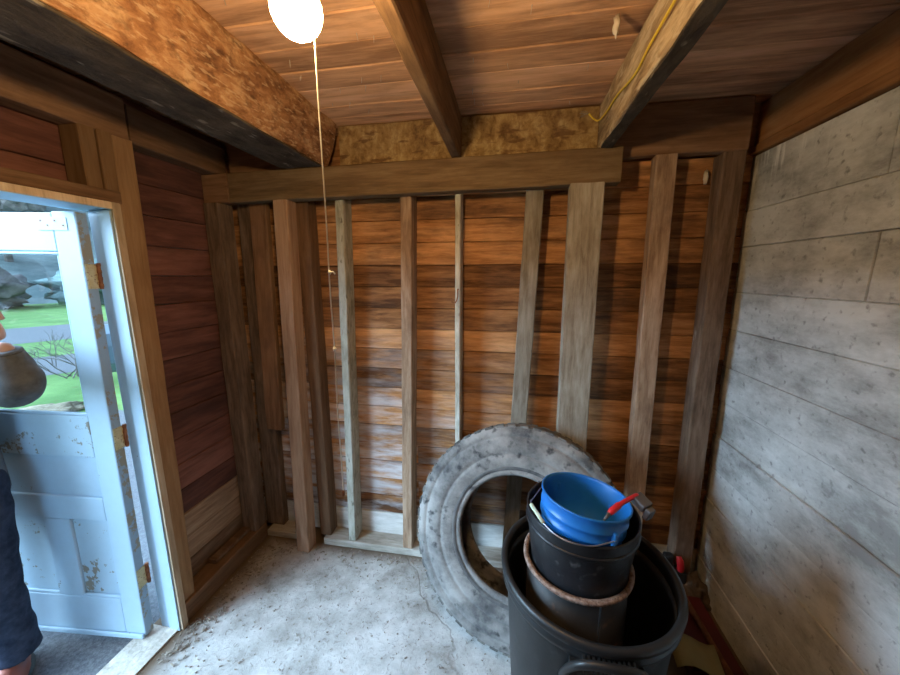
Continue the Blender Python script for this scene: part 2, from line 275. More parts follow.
    h2 = node(n, 'ShaderNodeMath', operation='SUBTRACT'); l.new(a.outputs['Fac'], h2.inputs[0]); l.new(t.outputs[0], h2.inputs[1]); l.new(h2.outputs[0], h.inputs[2])
    l.new(h.outputs[0], bp.inputs['Height']); l.new(bp.outputs[0], b.inputs['Normal'])
    return m
FLOOR = concrete_floor(); CONC = concrete_wall()
RUBBER = mottled('dusty_tire_rubber', (0.09, 0.088, 0.088), (0.32, 0.305, 0.285), 6.0, 0.88, (0.05, 0.05, 0.052), 0.5, 0.3, bump_scale=90, lo=0.36, hi=0.62, spec=0.25)
TREAD = mottled('worn_tread_rubber', (0.06, 0.06, 0.06), (0.22, 0.21, 0.19), 14.0, 0.9, bump=0.4, spec=0.2)
BEAD = mottled('black_bead_rubber', (0.05, 0.05, 0.052), (0.17, 0.165, 0.16), 10.0, 0.8, bump=0.15)
CANP = mottled('black_can_plastic', (0.009, 0.0095, 0.010), (0.018, 0.0185, 0.019), 7.0, 0.48, (0.04, 0.04, 0.04), 0.25, 0.12, bump_scale=180, spec=0.5)
CANIN = plain('black_can_handle_plastic', (0.016, 0.017, 0.018), 0.42)
BUCKET = mottled('scuffed_black_bucket_plastic', (0.009, 0.010, 0.012), (0.020, 0.021, 0.025), 9.0, 0.38, (0.10, 0.10, 0.10), 0.3, 0.1, bump_scale=120)
BLUE = plain('bright_blue_bucket_plastic', (0.012, 0.165, 0.55), 0.4)
STEEL = plain('galvanised_wire', (0.45, 0.47, 0.5), 0.35, 0.9)
GRIP = plain('pale_green_plastic_grip', (0.55, 0.66, 0.5), 0.5)
PIPE = mottled('dark_pipe_metal', (0.010, 0.008, 0.007), (0.024, 0.020, 0.018), 8.0, 0.5, (0.10, 0.05, 0.03), 0.3, 0.15)
RUST = mottled('rusty_flange', (0.13, 0.065, 0.04), (0.40, 0.30, 0.25), 60.0, 0.9, (0.06, 0.035, 0.025), 0.6, 0.6)
REDP = plain('red_plastic', (0.62, 0.02, 0.03), 0.4)
GREYP = plain('smoky_grey_bristles', (0.10, 0.10, 0.11), 0.6)
DKRED = plain('dark_red_painted_metal', (0.10, 0.008, 0.006), 0.6)
BLACKP = plain('black_plastic', (0.015, 0.015, 0.016), 0.45)
BAG = mottled('black_bag_plastic', (0.010, 0.010, 0.012), (0.022, 0.020, 0.022), 6, 0.4, bump=0.5, bump_scale=14)
OLIVE = plain('yellow_brown_card', (0.30, 0.22, 0.07), 0.8)
STICK = wood('rake_handle', (0.12, 0.045, 0.02), (0.20, 0.08, 0.035), (0.26, 0.12, 0.06), 'Z', 60, 2)
YELLOW = plain('yellow_wire_sheath', (0.80, 0.60, 0.06), 0.45)
CORD = plain('white_cotton_cord', (0.80, 0.78, 0.68), 0.9)
PORC = plain('white_porcelain', (0.85, 0.83, 0.78), 0.25)
BRASS = mottled('brassy_hinge', (0.50, 0.40, 0.19), (0.66, 0.55, 0.30), 30, 0.5, (0.22, 0.10, 0.04), 0.6, 0.2, metal=0.15)
RUSTY = mottled('rusty_iron', (0.16, 0.06, 0.03), (0.34, 0.15, 0.07), 40, 0.8, bump=0.3)
DEBRIS = mottled('wood_chips', (0.14, 0.11, 0.085), (0.36, 0.31, 0.25), 50, 0.9, bump=0)
WEB = plain('dusty_cobweb_tuft', (0.62, 0.56, 0.48), 0.9)
NAIL = plain('nail_steel', (0.55, 0.5, 0.44), 0.5, 0.5)
def bulb_mat():
    m, n, l, b = new_mat('glowing_bulb_glass')
    b.inputs['Base Color'].default_value = (0.9, 0.85, 0.75, 1)
    b.inputs['Emission Color'].default_value = (1.0, 0.66, 0.30, 1); b.inputs['Emission Strength'].default_value = LAMP
    return m
BULB = bulb_mat()
def glass_mat():
    m, n, l, b = new_mat('window_glass')
    g = n.new('ShaderNodeBsdfGlass'); g.inputs['Roughness'].default_value = 0.0; g.inputs['IOR'].default_value = 1.45
    tcn = n.new('ShaderNodeTexCoord'); a = n.new('ShaderNodeTexNoise'); a.inputs['Scale'].default_value = 5; l.new(tcn.outputs['Object'], a.inputs['Vector'])
    r = ramp(n, [(0.3, (0.93, 0.96, 0.97)), (0.7, (0.97, 0.98, 0.99))]); l.new(a.outputs['Fac'], r.inputs[0]); l.new(r.outputs[0], g.inputs['Color'])
    l.new(g.outputs[0], n['Material Output'].inputs['Surface'])
    return m
GLASS = glass_mat()

# ------------------------------------------------------------------ mesh helpers
def link(name, bm, mats, parent=None, loc=None, smooth=False, bevel=0.0):
    me = bpy.data.meshes.new(name); bm.normal_update(); bm.to_mesh(me); bm.free()
    o = bpy.data.objects.new(name, me); C.objects.link(o)
    for m in (mats if isinstance(mats, (list, tuple)) else [mats]): me.materials.append(m)
    if smooth:
        for p in me.polygons: p.use_smooth = True
    if parent is not None: o.parent = parent
    if loc is not None: o.location = loc
    if bevel:
        b = o.modifiers.new('bevel', 'BEVEL'); b.width = bevel; b.segments = 2; b.limit_method = 'ANGLE'
    return o
def tag(o, label, cat, group=None, kind=None):
    o['label'] = label; o['category'] = cat
    if group: o['group'] = group
    if kind: o['kind'] = kind
    return o
def struct(o, label=None, cat=None):
    o['kind'] = 'structure'
    if label: o['label'] = label
    if cat: o['category'] = cat
    return o
def empty(name, loc=(0, 0, 0), rz=0.0):
    o = bpy.data.objects.new(name, None); C.objects.link(o); o.location = loc; o.rotation_euler = (0, 0, rz); o.empty_display_size = 0.1
    return o
def set_parent(o, p): o.parent = p; return o

def box(bm, lo, hi, M=None, mi=0):
    x0, y0, z0 = lo; x1, y1, z1 = hi
    vs = [bm.verts.new(Vector(p)) for p in ((x0,y0,z0),(x1,y0,z0),(x1,y1,z0),(x0,y1,z0),(x0,y0,z1),(x1,y0,z1),(x1,y1,z1),(x0,y1,z1))]
    if M is not None:
        for q in vs: q.co = M @ q.co
    fs = []
    for f in ((0,3,2,1),(4,5,6,7),(0,1,5,4),(1,2,6,5),(2,3,7,6),(3,0,4,7)):
        fc = bm.faces.new([vs[i] for i in f]); fc.material_index = mi; fs.append(fc)
    return fs
def lathe(bm, prof, seg=64, M=None, cap0=False, cap1=False, mi=0):
    rings = []
    for r_, z_ in prof:
        ring = []
        for i in range(seg):
            a = 2*PI*i/seg; p = Vector((r_*math.cos(a), r_*math.sin(a), z_))
            ring.append(bm.verts.new(M @ p if M is not None else p))
        rings.append(ring)
    for a, b in zip(rings, rings[1:]):
        for i in range(seg):
            f = bm.faces.new((a[i], a[(i+1) % seg], b[(i+1) % seg], b[i])); f.material_index = mi
    if cap0: bm.faces.new(rings[0][::-1]).material_index = mi
    if cap1: bm.faces.new(rings[-1]).material_index = mi
    return rings
def tube(bm, pts, rad, seg=8, closed=False, mi=0):
    pts = [Vector(p) for p in pts]; n = len(pts); rings = []
    up = Vector((0, 0, 1))
    t0 = (pts[1]-pts[0]).normalized()
    if abs(t0.dot(up)) > 0.95: up = Vector((1, 0, 0))
    u = t0.cross(up).normalized()
    for i, p in enumerate(pts):
        a = pts[(i-1) % n] if closed else pts[max(i-1, 0)]; b = pts[(i+1) % n] if closed else pts[min(i+1, n-1)]
        t = (b-a).normalized()
        u = (u - t*u.dot(t)).normalized(); vv = t.cross(u)
        r_ = rad[i] if isinstance(rad, (list, tuple)) else rad
        rings.append([bm.verts.new(p + (u*math.cos(2*PI*k/seg) + vv*math.sin(2*PI*k/seg))*r_) for k in range(seg)])
    m = n if closed else n-1
    for i in range(m):
        a, b = rings[i], rings[(i+1) % n]
        for k in range(seg):
            bm.faces.new((a[k], a[(k+1) % seg], b[(k+1) % seg], b[k])).material_index = mi
    if not closed:
        bm.faces.new(rings[0][::-1]).material_index = mi; bm.faces.new(rings[-1]).material_index = mi
def smoothpath(pts, k=6):
    P = [Vector(p) for p in pts]; out = []
    for i in range(len(P)-1):
        p0 = P[max(i-1, 0)]; p1 = P[i]; p2 = P[i+1]; p3 = P[min(i+2, len(P)-1)]
        for j in range(k):
            t = j/k
            out.append(0.5*((2*p1) + (p2-p0)*t + (2*p0-5*p1+4*p2-p3)*t*t + (3*p1-p0-3*p2+p3)*t**3))
    out.append(P[-1]); return out
def frame(a, b, wdir):
    z = (Vector(b)-Vector(a)).normalized(); x = Vector(wdir); x = (x - z*x.dot(z)).normalized(); y = z.cross(x)
    M = Matrix.Identity(4)
    for i in range(3): M[i][0] = x[i]; M[i][1] = y[i]; M[i][2] = z[i]; M[i][3] = a[i]
    return M
def board(name, a, b, w, t, wdir, mat, rough=0.0015, segs=None, chamfer=0.004, warp=0.0, parent=None, prof=None, seed=None):
    """a length of sawn timber from a to b (centres of its ends), w wide along wdir, t thick, with uneven edges"""
    ln = (Vector(b)-Vector(a)).length; segs = segs or max(4, int(ln/0.06)); sd = seed if seed is not None else random.random()*100
    c = chamfer; hw, ht = w/2, t/2
    if prof is None:
        prof = [(-hw+c, -ht), (0, -ht), (hw-c, -ht), (hw, -ht+c), (hw, ht-c), (hw-c, ht), (0, ht), (-hw+c, ht), (-hw, ht-c), (-hw, -ht+c)]
    bm = bmesh.new(); rings = []
    for i in range(segs+1):
        z = ln*i/segs; ring = []
        wx = warp*math.sin(z*2.1+sd); wy = warp*math.cos(z*1.7+sd*2)
        for (x, y) in prof:
            d = noise.noise_vector(Vector((x*25+sd, y*25+sd*1.7, z*9)))*rough
            d2 = noise.noise_vector(Vector((x*9-sd, y*9+sd, z*3)))*rough*1.2
            ring.append(bm.verts.new((x+wx+d.x+d2.x, y+wy+d.y+d2.y, z)))
        rings.append(ring)
    k = len(prof)
    for p, q in zip(rings, rings[1:]):
        for j in range(k): bm.faces.new((p[j], p[(j+1) % k], q[(j+1) % k], q[j]))
    bm.faces.new(rings[0][::-1]); bm.faces.new(rings[-1])
    o = link(name, bm, mat, parent)
    o.matrix_world = frame(a, b, wdir)
    return o
def plank_attr(o, vals):
    at = o.data.attributes.new('plank', 'FLOAT_COLOR', 'CORNER') if False else o.data.color_attributes.new('plank', 'FLOAT_COLOR', 'CORNER')
    for poly in o.data.polygons:
        val = vals[poly.index]
        for li in poly.loop_indices: at.data[li].color = (val, val, val, 1)
def planks(name, strips, mat, origin, parent=None, rough=0.002):
    """strips: (lo, hi) boxes with per plank tint; one mesh. Long axis detected and subdivided so the faces can be uneven."""
    bm = bmesh.new(); vals = []
    for lo, hi, tint in strips:
        d = [hi[i]-lo[i] for i in range(3)]; ax = d.index(max(d)); sd = random.random()*99
        others = [i for i in range(3) if i != ax]; n = max(3, int(d[ax]/0.08)); rings = []
        c = 0.003
        i0, i1 = others
        prof = [(lo[i0]+c, lo[i1]), (hi[i0]-c, lo[i1]), (hi[i0], lo[i1]+c), (hi[i0], hi[i1]-c), (hi[i0]-c, hi[i1]), (lo[i0]+c, hi[i1]), (lo[i0], hi[i1]-c), (lo[i0], lo[i1]+c)]
        for k in range(n+1):
            ring = []
            for (p, q) in prof:
                v_ = [0, 0, 0]; v_[ax] = lo[ax]+d[ax]*k/n; v_[i0] = p; v_[i1] = q
                dv = noise.noise_vector(Vector((v_[0]*6+sd, v_[1]*6+sd, v_[2]*6)))*rough
                v_ = [v_[j]+(dv[j] if j != ax else 0)-origin[j] for j in range(3)]
                ring.append(bm.verts.new(v_))
            rings.append(ring)
        nf = 0
        for a, b in zip(rings, rings[1:]):
            for j in range(8): bm.faces.new((a[j], a[(j+1) % 8], b[(j+1) % 8], b[j])); nf += 1
        bm.faces.new(rings[0][::-1]); bm.faces.new(rings[-1]); nf += 2
        vals += [tint]*nf
    bmesh.ops.recalc_face_normals(bm, faces=bm.faces[:])
    o = link(name, bm, mat, parent, origin); plank_attr(o, vals)
    return o

def blob(name, c, r, mat, seed, amp=0.25, sub=4, floor=None, freq=3.0):
    bm = bmesh.new(); bmesh.ops.create_icosphere(bm, subdivisions=sub, radius=1.0)
    for q in bm.verts:
        d = q.co.normalized(); k = 1+amp*noise.noise(d*freq+Vector((seed, 0, 0)))+amp*0.5*noise.noise(d*freq*2.7+Vector((0, seed, 0)))
        q.co = Vector((d.x*r[0]*k, d.y*r[1]*k, d.z*r[2]*k))
        if floor is not None: q.co.z = max(q.co.z, floor-c[2])
    return link(name, bm, mat, None, c, smooth=True)

# ------------------------------------------------------------------ room shell
XL, XR, YB, YR, ZC = -1.55, 1.0, 1.775, -1.35, 2.30
bm = bmesh.new()
nx, ny = 52, 64
g = [[None]*(ny+1) for _ in range(nx+1)]
for i in range(nx+1):
    for j in range(ny+1):
        x = -1.60 + (XR+0.15+1.60)*i/nx; y = YR-0.1 + (YB+0.15-YR+0.1)*j/ny
        z = 0.006*noise.noise(Vector((x*3, y*3, 0))) + 0.003*noise.noise(Vector((x*11, y*11, 4)))
        g[i][j] = bm.verts.new((x, y, z))
for i in range(nx):
    for j in range(ny): bm.faces.new((g[i][j], g[i+1][j], g[i+1][j+1], g[i][j+1]))
bot = bmesh.ops.extrude_face_region(bm, geom=bm.faces[:])
for q in bot['geom']:
    if isinstance(q, bmesh.types.BMVert): q.co.z = -0.12
bmesh.ops.recalc_face_normals(bm, faces=bm.faces[:])
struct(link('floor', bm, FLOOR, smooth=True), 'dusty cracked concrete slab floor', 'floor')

# back wall: horizontal sheathing boards, joints broken over the studs
strips = []
zs = [0.055, 0.188]
while zs[-1] < 2.05: zs.append(zs[-1]+0.1128)
tints = {}
for i in range(1, len(zs)-1):
    cuts = [XL-0.02] + sorted(random.sample([-0.5, -0.25, 0.1, 0.62], random.choice([0, 1, 1]))) + [XR+0.02]
    for a, b in zip(cuts, cuts[1:]):
        off = random.uniform(-0.003, 0.003)
        strips.append(((a+0.001, YB+off, zs[i]+0.0012), (b-0.001, YB+0.022+off, zs[i+1]-0.0012), random.random() if i != 13 else -1.3))
strips.append(((XL-0.02, YB, zs[-1]), (XR+0.02, YB+0.022, 2.34), 0.3))
wall_back = struct(planks('wall_back', strips, W_SHEATH, (0, 0, 0)), 'horizontal brown sheathing boards of the back wall', 'wall')
o = planks('skirt_board', [((XL-0.02, YB-0.004, 0.02), (XR+0.02, YB+0.018, zs[1]-0.002), 0.5)], wood('whitewashed_skirt_board', (0.38, 0.36, 0.33), (0.58, 0.57, 0.54), (0.72, 0.71, 0.69), 'X', 40, 3, 0.5, (0.25, 0.2, 0.16), plank=True, obj_var=0.02), (0, 0, 0), wall_back)
# weather skin behind the boards, so that no daylight passes the joints
bm = bmesh.new(); box(bm, (XL-0.1, YB+0.024, -0.1), (XR+0.1, YB+0.05, 2.45)); link('outer_skin', bm, W_RED if False else W_PLATE, wall_back)

# left wall
DO0, DO1, DZ = 0.18, 1.075, 1.84        # door opening
strips = []; zl = [0.0]
edges_left = [0.02, 0.20, 0.322, 0.45]
while edges_left[-1] < 2.3: edges_left.append(edges_left[-1]+0.128)
low, red = [], []
for a, b in zip(edges_left, edges_left[1:]):
    tgt = low if b <= 0.451 else red
    off = random.uniform(-0.004, 0.004)
    if a < DZ+0.02 or b > DZ+0.02:
        y_ = DO1+0.09
    if True:
        tgt.append(((XL-0.022+off, y_, a+0.001), (XL+off, YB+0.02, b-0.001), random.random()))
        tgt.append(((XL-0.022+off, YR-0.02, a+0.001), (XL+off, DO0-0.02, b-0.001), random.random()))
    if b > DZ+0.02:
        a2 = max(a, DZ+0.03)
        tgt.append(((XL-0.022+off, DO0-0.0195, a2+0.001), (XL+off, DO1+0.0895, b-0.001), random.random()))
wall_left = struct(planks('wall_left', red, W_RED, (0, 0, 0)), 'dark red stained board wall around the doorway', 'wall')
planks('bare_lower_boards', low, W_NAT, (0, 0, 0), wall_left)
bm = bmesh.new()
box(bm, (XL-0.045, DO1+0.09, -0.1), (XL-0.024, YB+0.05, 2.45)); box(bm, (XL-0.045, YR-0.05, -0.1), (XL-0.024, DO0-0.03, 2.45)); box(bm, (XL-0.045, DO0-0.03, DZ+0.04), (XL-0.024, DO1+0.09, 2.45))
link('outer_skin', bm, PAINT, wall_left)

# right wall: board-formed concrete, each form board a hair proud of its neighbour
bm = bmesh.new(); vals = []
zr = [-0.05, 0.17, 0.338, 0.505, 0.672, 0.84, 1.01, 1.18, 1.355, 1.523, 1.72, 1.87, 2.095]
for i, (a, b) in enumerate(zip(zr, zr[1:])):
    jn = {11: [1.19], 10: [0.4], 9: [1.18], 8: [0.6], 6: [0.3], 4: [0.75]}.get(i, [random.uniform(-0.8, 0.9)])
    cuts = [YR-0.05] + jn + [YB+0.05]
    for y0, y1 in zip(cuts, cuts[1:]):
        off = random.uniform(-0.004, 0.004); tint = random.random(); ns = max(2, int((y1-y0)/0.1)); nz = 5; ql = (0, 0.016, 0.30, 0.70, 0.984, 1)
        gv = []
        for p in range(ns+3):
            col = []
            for q in range(nz+1):
                z = a+(b-a)*ql[q]; pl_ = (0, 0.0015)+tuple(t/ns for t in range(1, ns))+(0.9985, 1); y = y0+(y1-y0)*pl_[p]
                e = 0.005 if (q in (0, nz) or p in (0, ns+2)) else 0
                col.append(bm.verts.new((XR+off+e+0.003*noise.noise(Vector((y*5, z*5, 3))), y, z)))
            gv.append(col)
        for p in range(ns+2):
            for q in range(nz): bm.faces.new((gv[p][q], gv[p][q+1], gv[p+1][q+1], gv[p+1][q])); vals.append(tint)
nb = len(vals)
fs = box(bm, (XR+0.014, YR-0.05, -0.1), (XR+0.2, YB+0.05, 2.093)); vals += [0.5]*len(fs)
wr = link('wall_right', bm, CONC); plank_attr(wr, vals); struct(wr, 'board-formed grey concrete wall', 'wall')

# rear wall, behind the camera
rear = []
z = 0.0
while z < 2.3: rear.append(((XL-0.02, YR-0.02, z+0.001), (XR+0.1, YR, z+0.127), random.random())); z += 0.128
struct(planks('wall_rear', rear, W_SHEATH, (0, 0, 0)), 'brown board wall at the back of the room', 'wall')

# ceiling boards
cs = []; y = YR-0.05
while y < YB+0.05:
    wd = random.choice([0.10, 0.118, 0.118, 0.135]); off = random.uniform(0, 0.004)
    cuts = [XL-0.05] + sorted(random.sample([-0.85, -0.25, 0.36], random.choice([0, 1, 1]))) + [XR+0.2]
    for a, b in zip(cuts, cuts[1:]): cs.append(((a+0.001, y+0.0012, ZC+off), (b-0.001, y+wd-0.0012, ZC+0.022+off), random.random()))
    y += wd
ceiling = struct(planks('ceiling', cs, W_CEIL, (0, 0, 0)), 'warm brown floorboards of the loft seen from below', 'ceiling')
bm = bmesh.new(); box(bm, (XL-0.1, YR-0.1, ZC+0.03), (XR+0.25, YB+0.1, ZC+0.06)); link('roof_deck', bm, W_PLATE, ceiling)
# nail points coming through the boards
bm = bmesh.new()
for k in range(46):
    x = random.choice([random.uniform(-0.78, -0.3), random.uniform(-0.18, 0.3), random.uniform(-0.75, 0.3)]); yy = random.uniform(0.6, 1.62)
    ln = random.uniform(0.008, 0.02); dx, dy = random.uniform(-0.006, 0.006), random.uniform(-0.006, 0.006)
    tube(bm, [(x, yy, ZC+0.005), (x+dx, yy+dy, ZC-ln)], [0.0013, 0.0006], 5)
nl = link('nail_points', bm, NAIL, ceiling); nl['kind'] = 'stuff'

# ------------------------------------------------------------------ framing
FY = 1.67
def vboard(name, xt, xb, w, t, y_front, zb, zt, mat, yb=None, **kw):
    """upright board: centre x at top and foot, front face at y_front"""
    yb = y_front if yb is None else yb
    return board(name, (xb, yb+t/2, zb), (xt, y_front+t/2, zt), w, t, (1, 0, 0), mat, **kw)
# sole plate
tag(board('sole_plate', (-1.065, FY+0.052, 0.026), (0.99, FY+0.062, 0.026), 0.115, 0.044, (0, 1, 0), W_DUSTY), 'dusty wooden sole plate along the foot of the back wall studs', 'sole plate')
tag(board('sole_plate', (-1.45, FY+0.05, 0.024), (-1.215, FY+0.052, 0.024), 0.1, 0.04, (0, 1, 0), W_DUSTY), 'short sole plate end left of the shoring post', 'sole plate')
S = 'studs of the back wall'
tag(vboard('wall_stud', -0.848, -0.885, 0.043, 0.098, FY, 0.052, 2.095, W_PALE), 'narrow stud flaked with pale green-white paint, right of the pull cord', 'stud', S)
tag(vboard('wall_stud', -0.503, -0.545, 0.056, 0.098, FY, 0.052, 2.095, W_STUD), 'reddish weathered stud between the pale painted stud and the hook stud', 'stud', S)
hook_stud = tag(vboard('wall_stud', -0.255, -0.254, 0.026, 0.098, FY, 0.052, 2.095, W_PALE), 'thinnest stud, pale and speckled, with an iron hook halfway up', 'stud', S)
tag(vboard('wall_stud', 0.100, 0.032, 0.078, 0.045, FY, 0.052, 2.095, W_GREY), 'leaning grey stud that runs down behind the tire hole', 'stud', S)
tag(vboard('wall_stud', 0.625, 0.645, 0.082, 0.06, FY, 0.052, 2.095, W_STUD), 'brown stud standing behind the blue bucket, right of the header end', 'stud', S)
tag(vboard('corner_stud', 0.885, 0.893, 0.084, 0.08, 1.685, 0.052, 2.095, W_STREAK), 'brown corner stud with a whitish streak beside the concrete wall', 'stud', S)
tag(vboard('wall_stud', -1.066, -1.066, 0.07, 0.085, 1.688, 0.052, 2.095, W_PLATE), 'dark stud half hidden behind the square shoring post', 'stud', S)
tag(vboard('wall_stud', -1.405, -1.43, 0.12, 0.05, 1.722, 0.05, 2.095, W_DARK), 'dark stud in the left corner behind the short hanging board', 'stud', S)
tag(vboard('nailed_board', -1.315, -1.345, 0.10, 0.034, 1.685, 0.712, 1.985, W_PLATE), 'short board nailed to the left corner stud, sawn off above the floor', 'board')
# left-hand wall studs
tag(board('corner_stud', (-1.495, 1.632, 0.102), (-1.500, 1.632, 1.962), 0.10, 0.085, (0, 1, 0), W_DARK), 'greyish brown stud against the red wall at its far corner', 'stud', 'studs of the door wall')
tag(board('corner_block', (-1.545, 1.632, 2.032), (-1.405, 1.632, 2.032), 0.136, 0.07, (0, 0, 1), W_PLATE), 'short block in the upper left corner, under the wall plate and butted to the header', 'block')
# posts and header
tag(board('shoring_post', (-1.160, 1.633, 0.002), (-1.127, 1.643, 1.968), 0.078, 0.08, (1, 0, 0), W_POST), 'square wooden post on the floor holding up the left end of the header', 'post', 'posts under the header')
tag(vboard('shoring_post', 0.304, 0.306, 0.137, 0.055, 1.60, 0.0, 1.981, W_GREY, warp=0.001), 'wide plank post behind the tire holding up the right end of the header', 'post', 'posts under the header')
tag(board('header_beam', (-1.40, 1.634, 2.033), (0.432, 1.634, 2.046), 0.138, 0.066, (0, 0, 1), W_HEAD, rough=0.002), 'long brown header beam lying across the tops of the studs', 'beam')
# joists
prof = [(-0.150, 0.095), (-0.150, -0.083), (-0.135, -0.090), (0.03, -0.090), (0.064, -0.089), (0.074, -0.072), (0.098, -0.02), (0.115, 0.03), (0.125, 0.07), (0.128, 0.095)]
bj = board('ceiling_joist', (-0.958, YR-0.02, 2.205), (-0.958, 1.655, 2.205), 0.2, 0.19, (1, 0, 0), W_BARK, prof=[(x, -y) for x, y in prof][::-1], rough=0.007, segs=90)
ud = board('dark_underside', (-0.993, YR, 2.109), (-0.993, 1.598, 2.109), 0.205, 0.008, (1, 0, 0), W_ROT, rough=0.003, segs=60, chamfer=0.002); bpy.context.view_layer.update(); ud.parent = bj; ud.matrix_parent_inverse = bj.matrix_world.inverted(); ud['label'] = 'dark underside of the joist'  # thin board in the rotten-wood colour, added to darken the joist's lower face
tag(bj, 'thick rough joist with flaking bark, left of the bulb', 'joist', 'ceiling joists')
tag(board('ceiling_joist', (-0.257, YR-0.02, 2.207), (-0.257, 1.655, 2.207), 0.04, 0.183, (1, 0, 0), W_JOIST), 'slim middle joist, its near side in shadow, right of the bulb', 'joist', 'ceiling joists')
jr = tag(board('ceiling_joist', (0.366, YR-0.02, 2.207), (0.366, 1.655, 2.207), 0.046, 0.183, (1, 0, 0), W_CHECK, rough=0.006, segs=80), 'weathered split joist with the yellow wire running along it', 'joist', 'ceiling joists')
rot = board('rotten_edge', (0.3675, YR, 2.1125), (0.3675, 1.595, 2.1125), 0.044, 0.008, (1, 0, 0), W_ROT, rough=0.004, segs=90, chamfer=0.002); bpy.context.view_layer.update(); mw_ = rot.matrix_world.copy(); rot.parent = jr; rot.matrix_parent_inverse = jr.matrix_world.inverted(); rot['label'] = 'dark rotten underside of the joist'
R_ = 'blocking boards between the joists'
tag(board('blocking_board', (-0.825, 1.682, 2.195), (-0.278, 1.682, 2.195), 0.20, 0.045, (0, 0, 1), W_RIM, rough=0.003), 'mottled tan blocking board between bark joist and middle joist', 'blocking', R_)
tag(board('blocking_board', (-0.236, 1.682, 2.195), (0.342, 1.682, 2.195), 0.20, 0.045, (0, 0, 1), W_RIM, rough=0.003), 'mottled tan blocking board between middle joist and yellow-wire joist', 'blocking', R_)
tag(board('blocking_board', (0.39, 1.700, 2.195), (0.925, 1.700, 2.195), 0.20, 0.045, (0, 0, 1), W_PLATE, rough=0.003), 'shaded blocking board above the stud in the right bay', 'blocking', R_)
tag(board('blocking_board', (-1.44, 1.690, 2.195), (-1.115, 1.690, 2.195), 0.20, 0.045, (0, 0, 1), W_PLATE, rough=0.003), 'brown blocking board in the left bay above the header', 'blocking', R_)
# left wall plate, door framing
tag(board('wall_plate', (-1.505, 1.21, 2.178), (-1.505, 1.665, 2.17), 0.135, 0.085, (0, 0, 1), W_PLATE), 'brown wall plate over the red boards, far side of the door stud', 'wall plate', 'plates of the door wall')
tag(board('wall_plate', (-1.500, YR, 2.20), (-1.500, 1.200, 2.185), 0.15, 0.08, (0, 0, 1), W_PLATE), 'dusty brown wall plate above the door, running to the door stud', 'wall plate', 'plates of the door wall')
tag(board('door_stud', (-1.505, 1.150, 0.10), (-1.505, 1.176, 2.115), 0.075, 0.088, (0, 1, 0), W_FIR), 'tall raw wood stud beside the door frame', 'stud', 'studs of the door wall')
tag(board('cripple_stud', (-1.505, 1.063, 1.912), (-1.505, 1.063, 2.115), 0.050, 0.085, (0, 1, 0), W_FIR), 'short stud block above the door frame, beside another block', 'stud block', 'short stud blocks over the door')
tag(board('cripple_stud', (-1.500, 1.113, 1.912), (-1.500, 1.113, 2.115), 0.046, 0.088, (0, 1, 0), W_FIR), 'short stud block above the door frame, nailed against the tall door stud', 'stud block', 'short stud blocks over the door')
tag(board('door_lintel', (-1.500, DO0-0.06, 1.888), (-1.500, 1.135, 1.890), 0.045, 0.09, (0, 0, 1), W_PLATE), 'reddish lintel piece lying on top of the door frame', 'lintel')
tag(board('sill_plate', (-1.497, 1.10, 0.05), (-1.497, 1.665, 0.05), 0.10, 0.10, (0, 0, 1), W_PLATE), 'thick sill timber along the foot of the red wall', 'sill')
tag(board('loose_batten', (-1.515, 1.34, 0.113), (-1.515, 1.60, 0.113), 0.025, 0.05, (0, 0, 1), W_NAT), 'short batten lying on the sill timber under the red wall', 'batten')
# right wall sill and rim over the concrete
tag(board('mud_sill', (XR+0.03, YR, 2.116), (XR+0.03, 1.77, 2.116), 0.10, 0.038, (1, 0, 0), W_ORANGE, rough=0.003), 'flat orange-brown sill strip lying on the concrete wall', 'sill')
tag(board('rim_joist', (XR+0.02, YR, 2.218), (XR+0.02, 1.77, 2.218), 0.164, 0.045, (0, 0, 1), W_ORANGE), 'orange-brown rim joist standing on the sill over the concrete wall', 'joist')

# ------------------------------------------------------------------ door frame and door
frame_o = struct(empty('trim_1'), 'pale blue door frame with a bare wood inner edge', 'door frame')
def pbox(name, lo, hi, mats, parent, bevel=0.002):
    bm = bmesh.new(); c = Vector([(a+b)/2 for a, b in zip(lo, hi)])
    box(bm, Vector(lo)-c, Vector(hi)-c)
    o = link(name, bm, mats, parent, c, bevel=bevel); return o
for (nm, y0, y1, side) in (('hinge_jamb', 1.085, 1.109, 1), ('latch_jamb', DO0-0.028, DO0, -1)):
    pbox(nm, (-1.552 if side > 0 else -1.60, y0, 0.0), (-1.447, y1, DZ), PAINT, frame_o)
    pbox('bare_edge', (-1.4465, y0-0.001*0, 0.0), (-1.436, y1+0.004 if side > 0 else y1, DZ+0.026), CASING, frame_o)
    # stop strip
    if side > 0: pbox('stop_strip', (-1.502, y0-0.006, 0.0), (-1.447, y0-0.0005, DZ-0.002), PAINT, frame_o)
    else: pbox('stop_strip', (-1.512, y1+0.0005, 0.0), (-1.447, y1+0.010, DZ-0.002), PAINT, frame_o)
pbox('head_jamb', (-1.60, DO0, DZ+0.002), (-1.447, 1.109, DZ+0.026), PAINT, frame_o)
pbox('bare_edge', (-1.4465, DO0-0.02, DZ+0.001), (-1.436, 1.0845, DZ+0.026), CASING, frame_o)
pbox('threshold', (-1.62, DO0, -0.05), (-1.46, 1.084, 0.004), W_DUSTY, frame_o)

TH = math.atan2(-0.062, -0.568) - PI            # leaf swung nearly square to the wall
door = struct(empty('door_1', (-1.566, 1.026, 0.0), 0.0), 'pale blue glazed panel door standing open, paint flaking', 'door')
door.rotation_euler = (0, math.radians(1.1), math.atan2(0.062, 0.568))
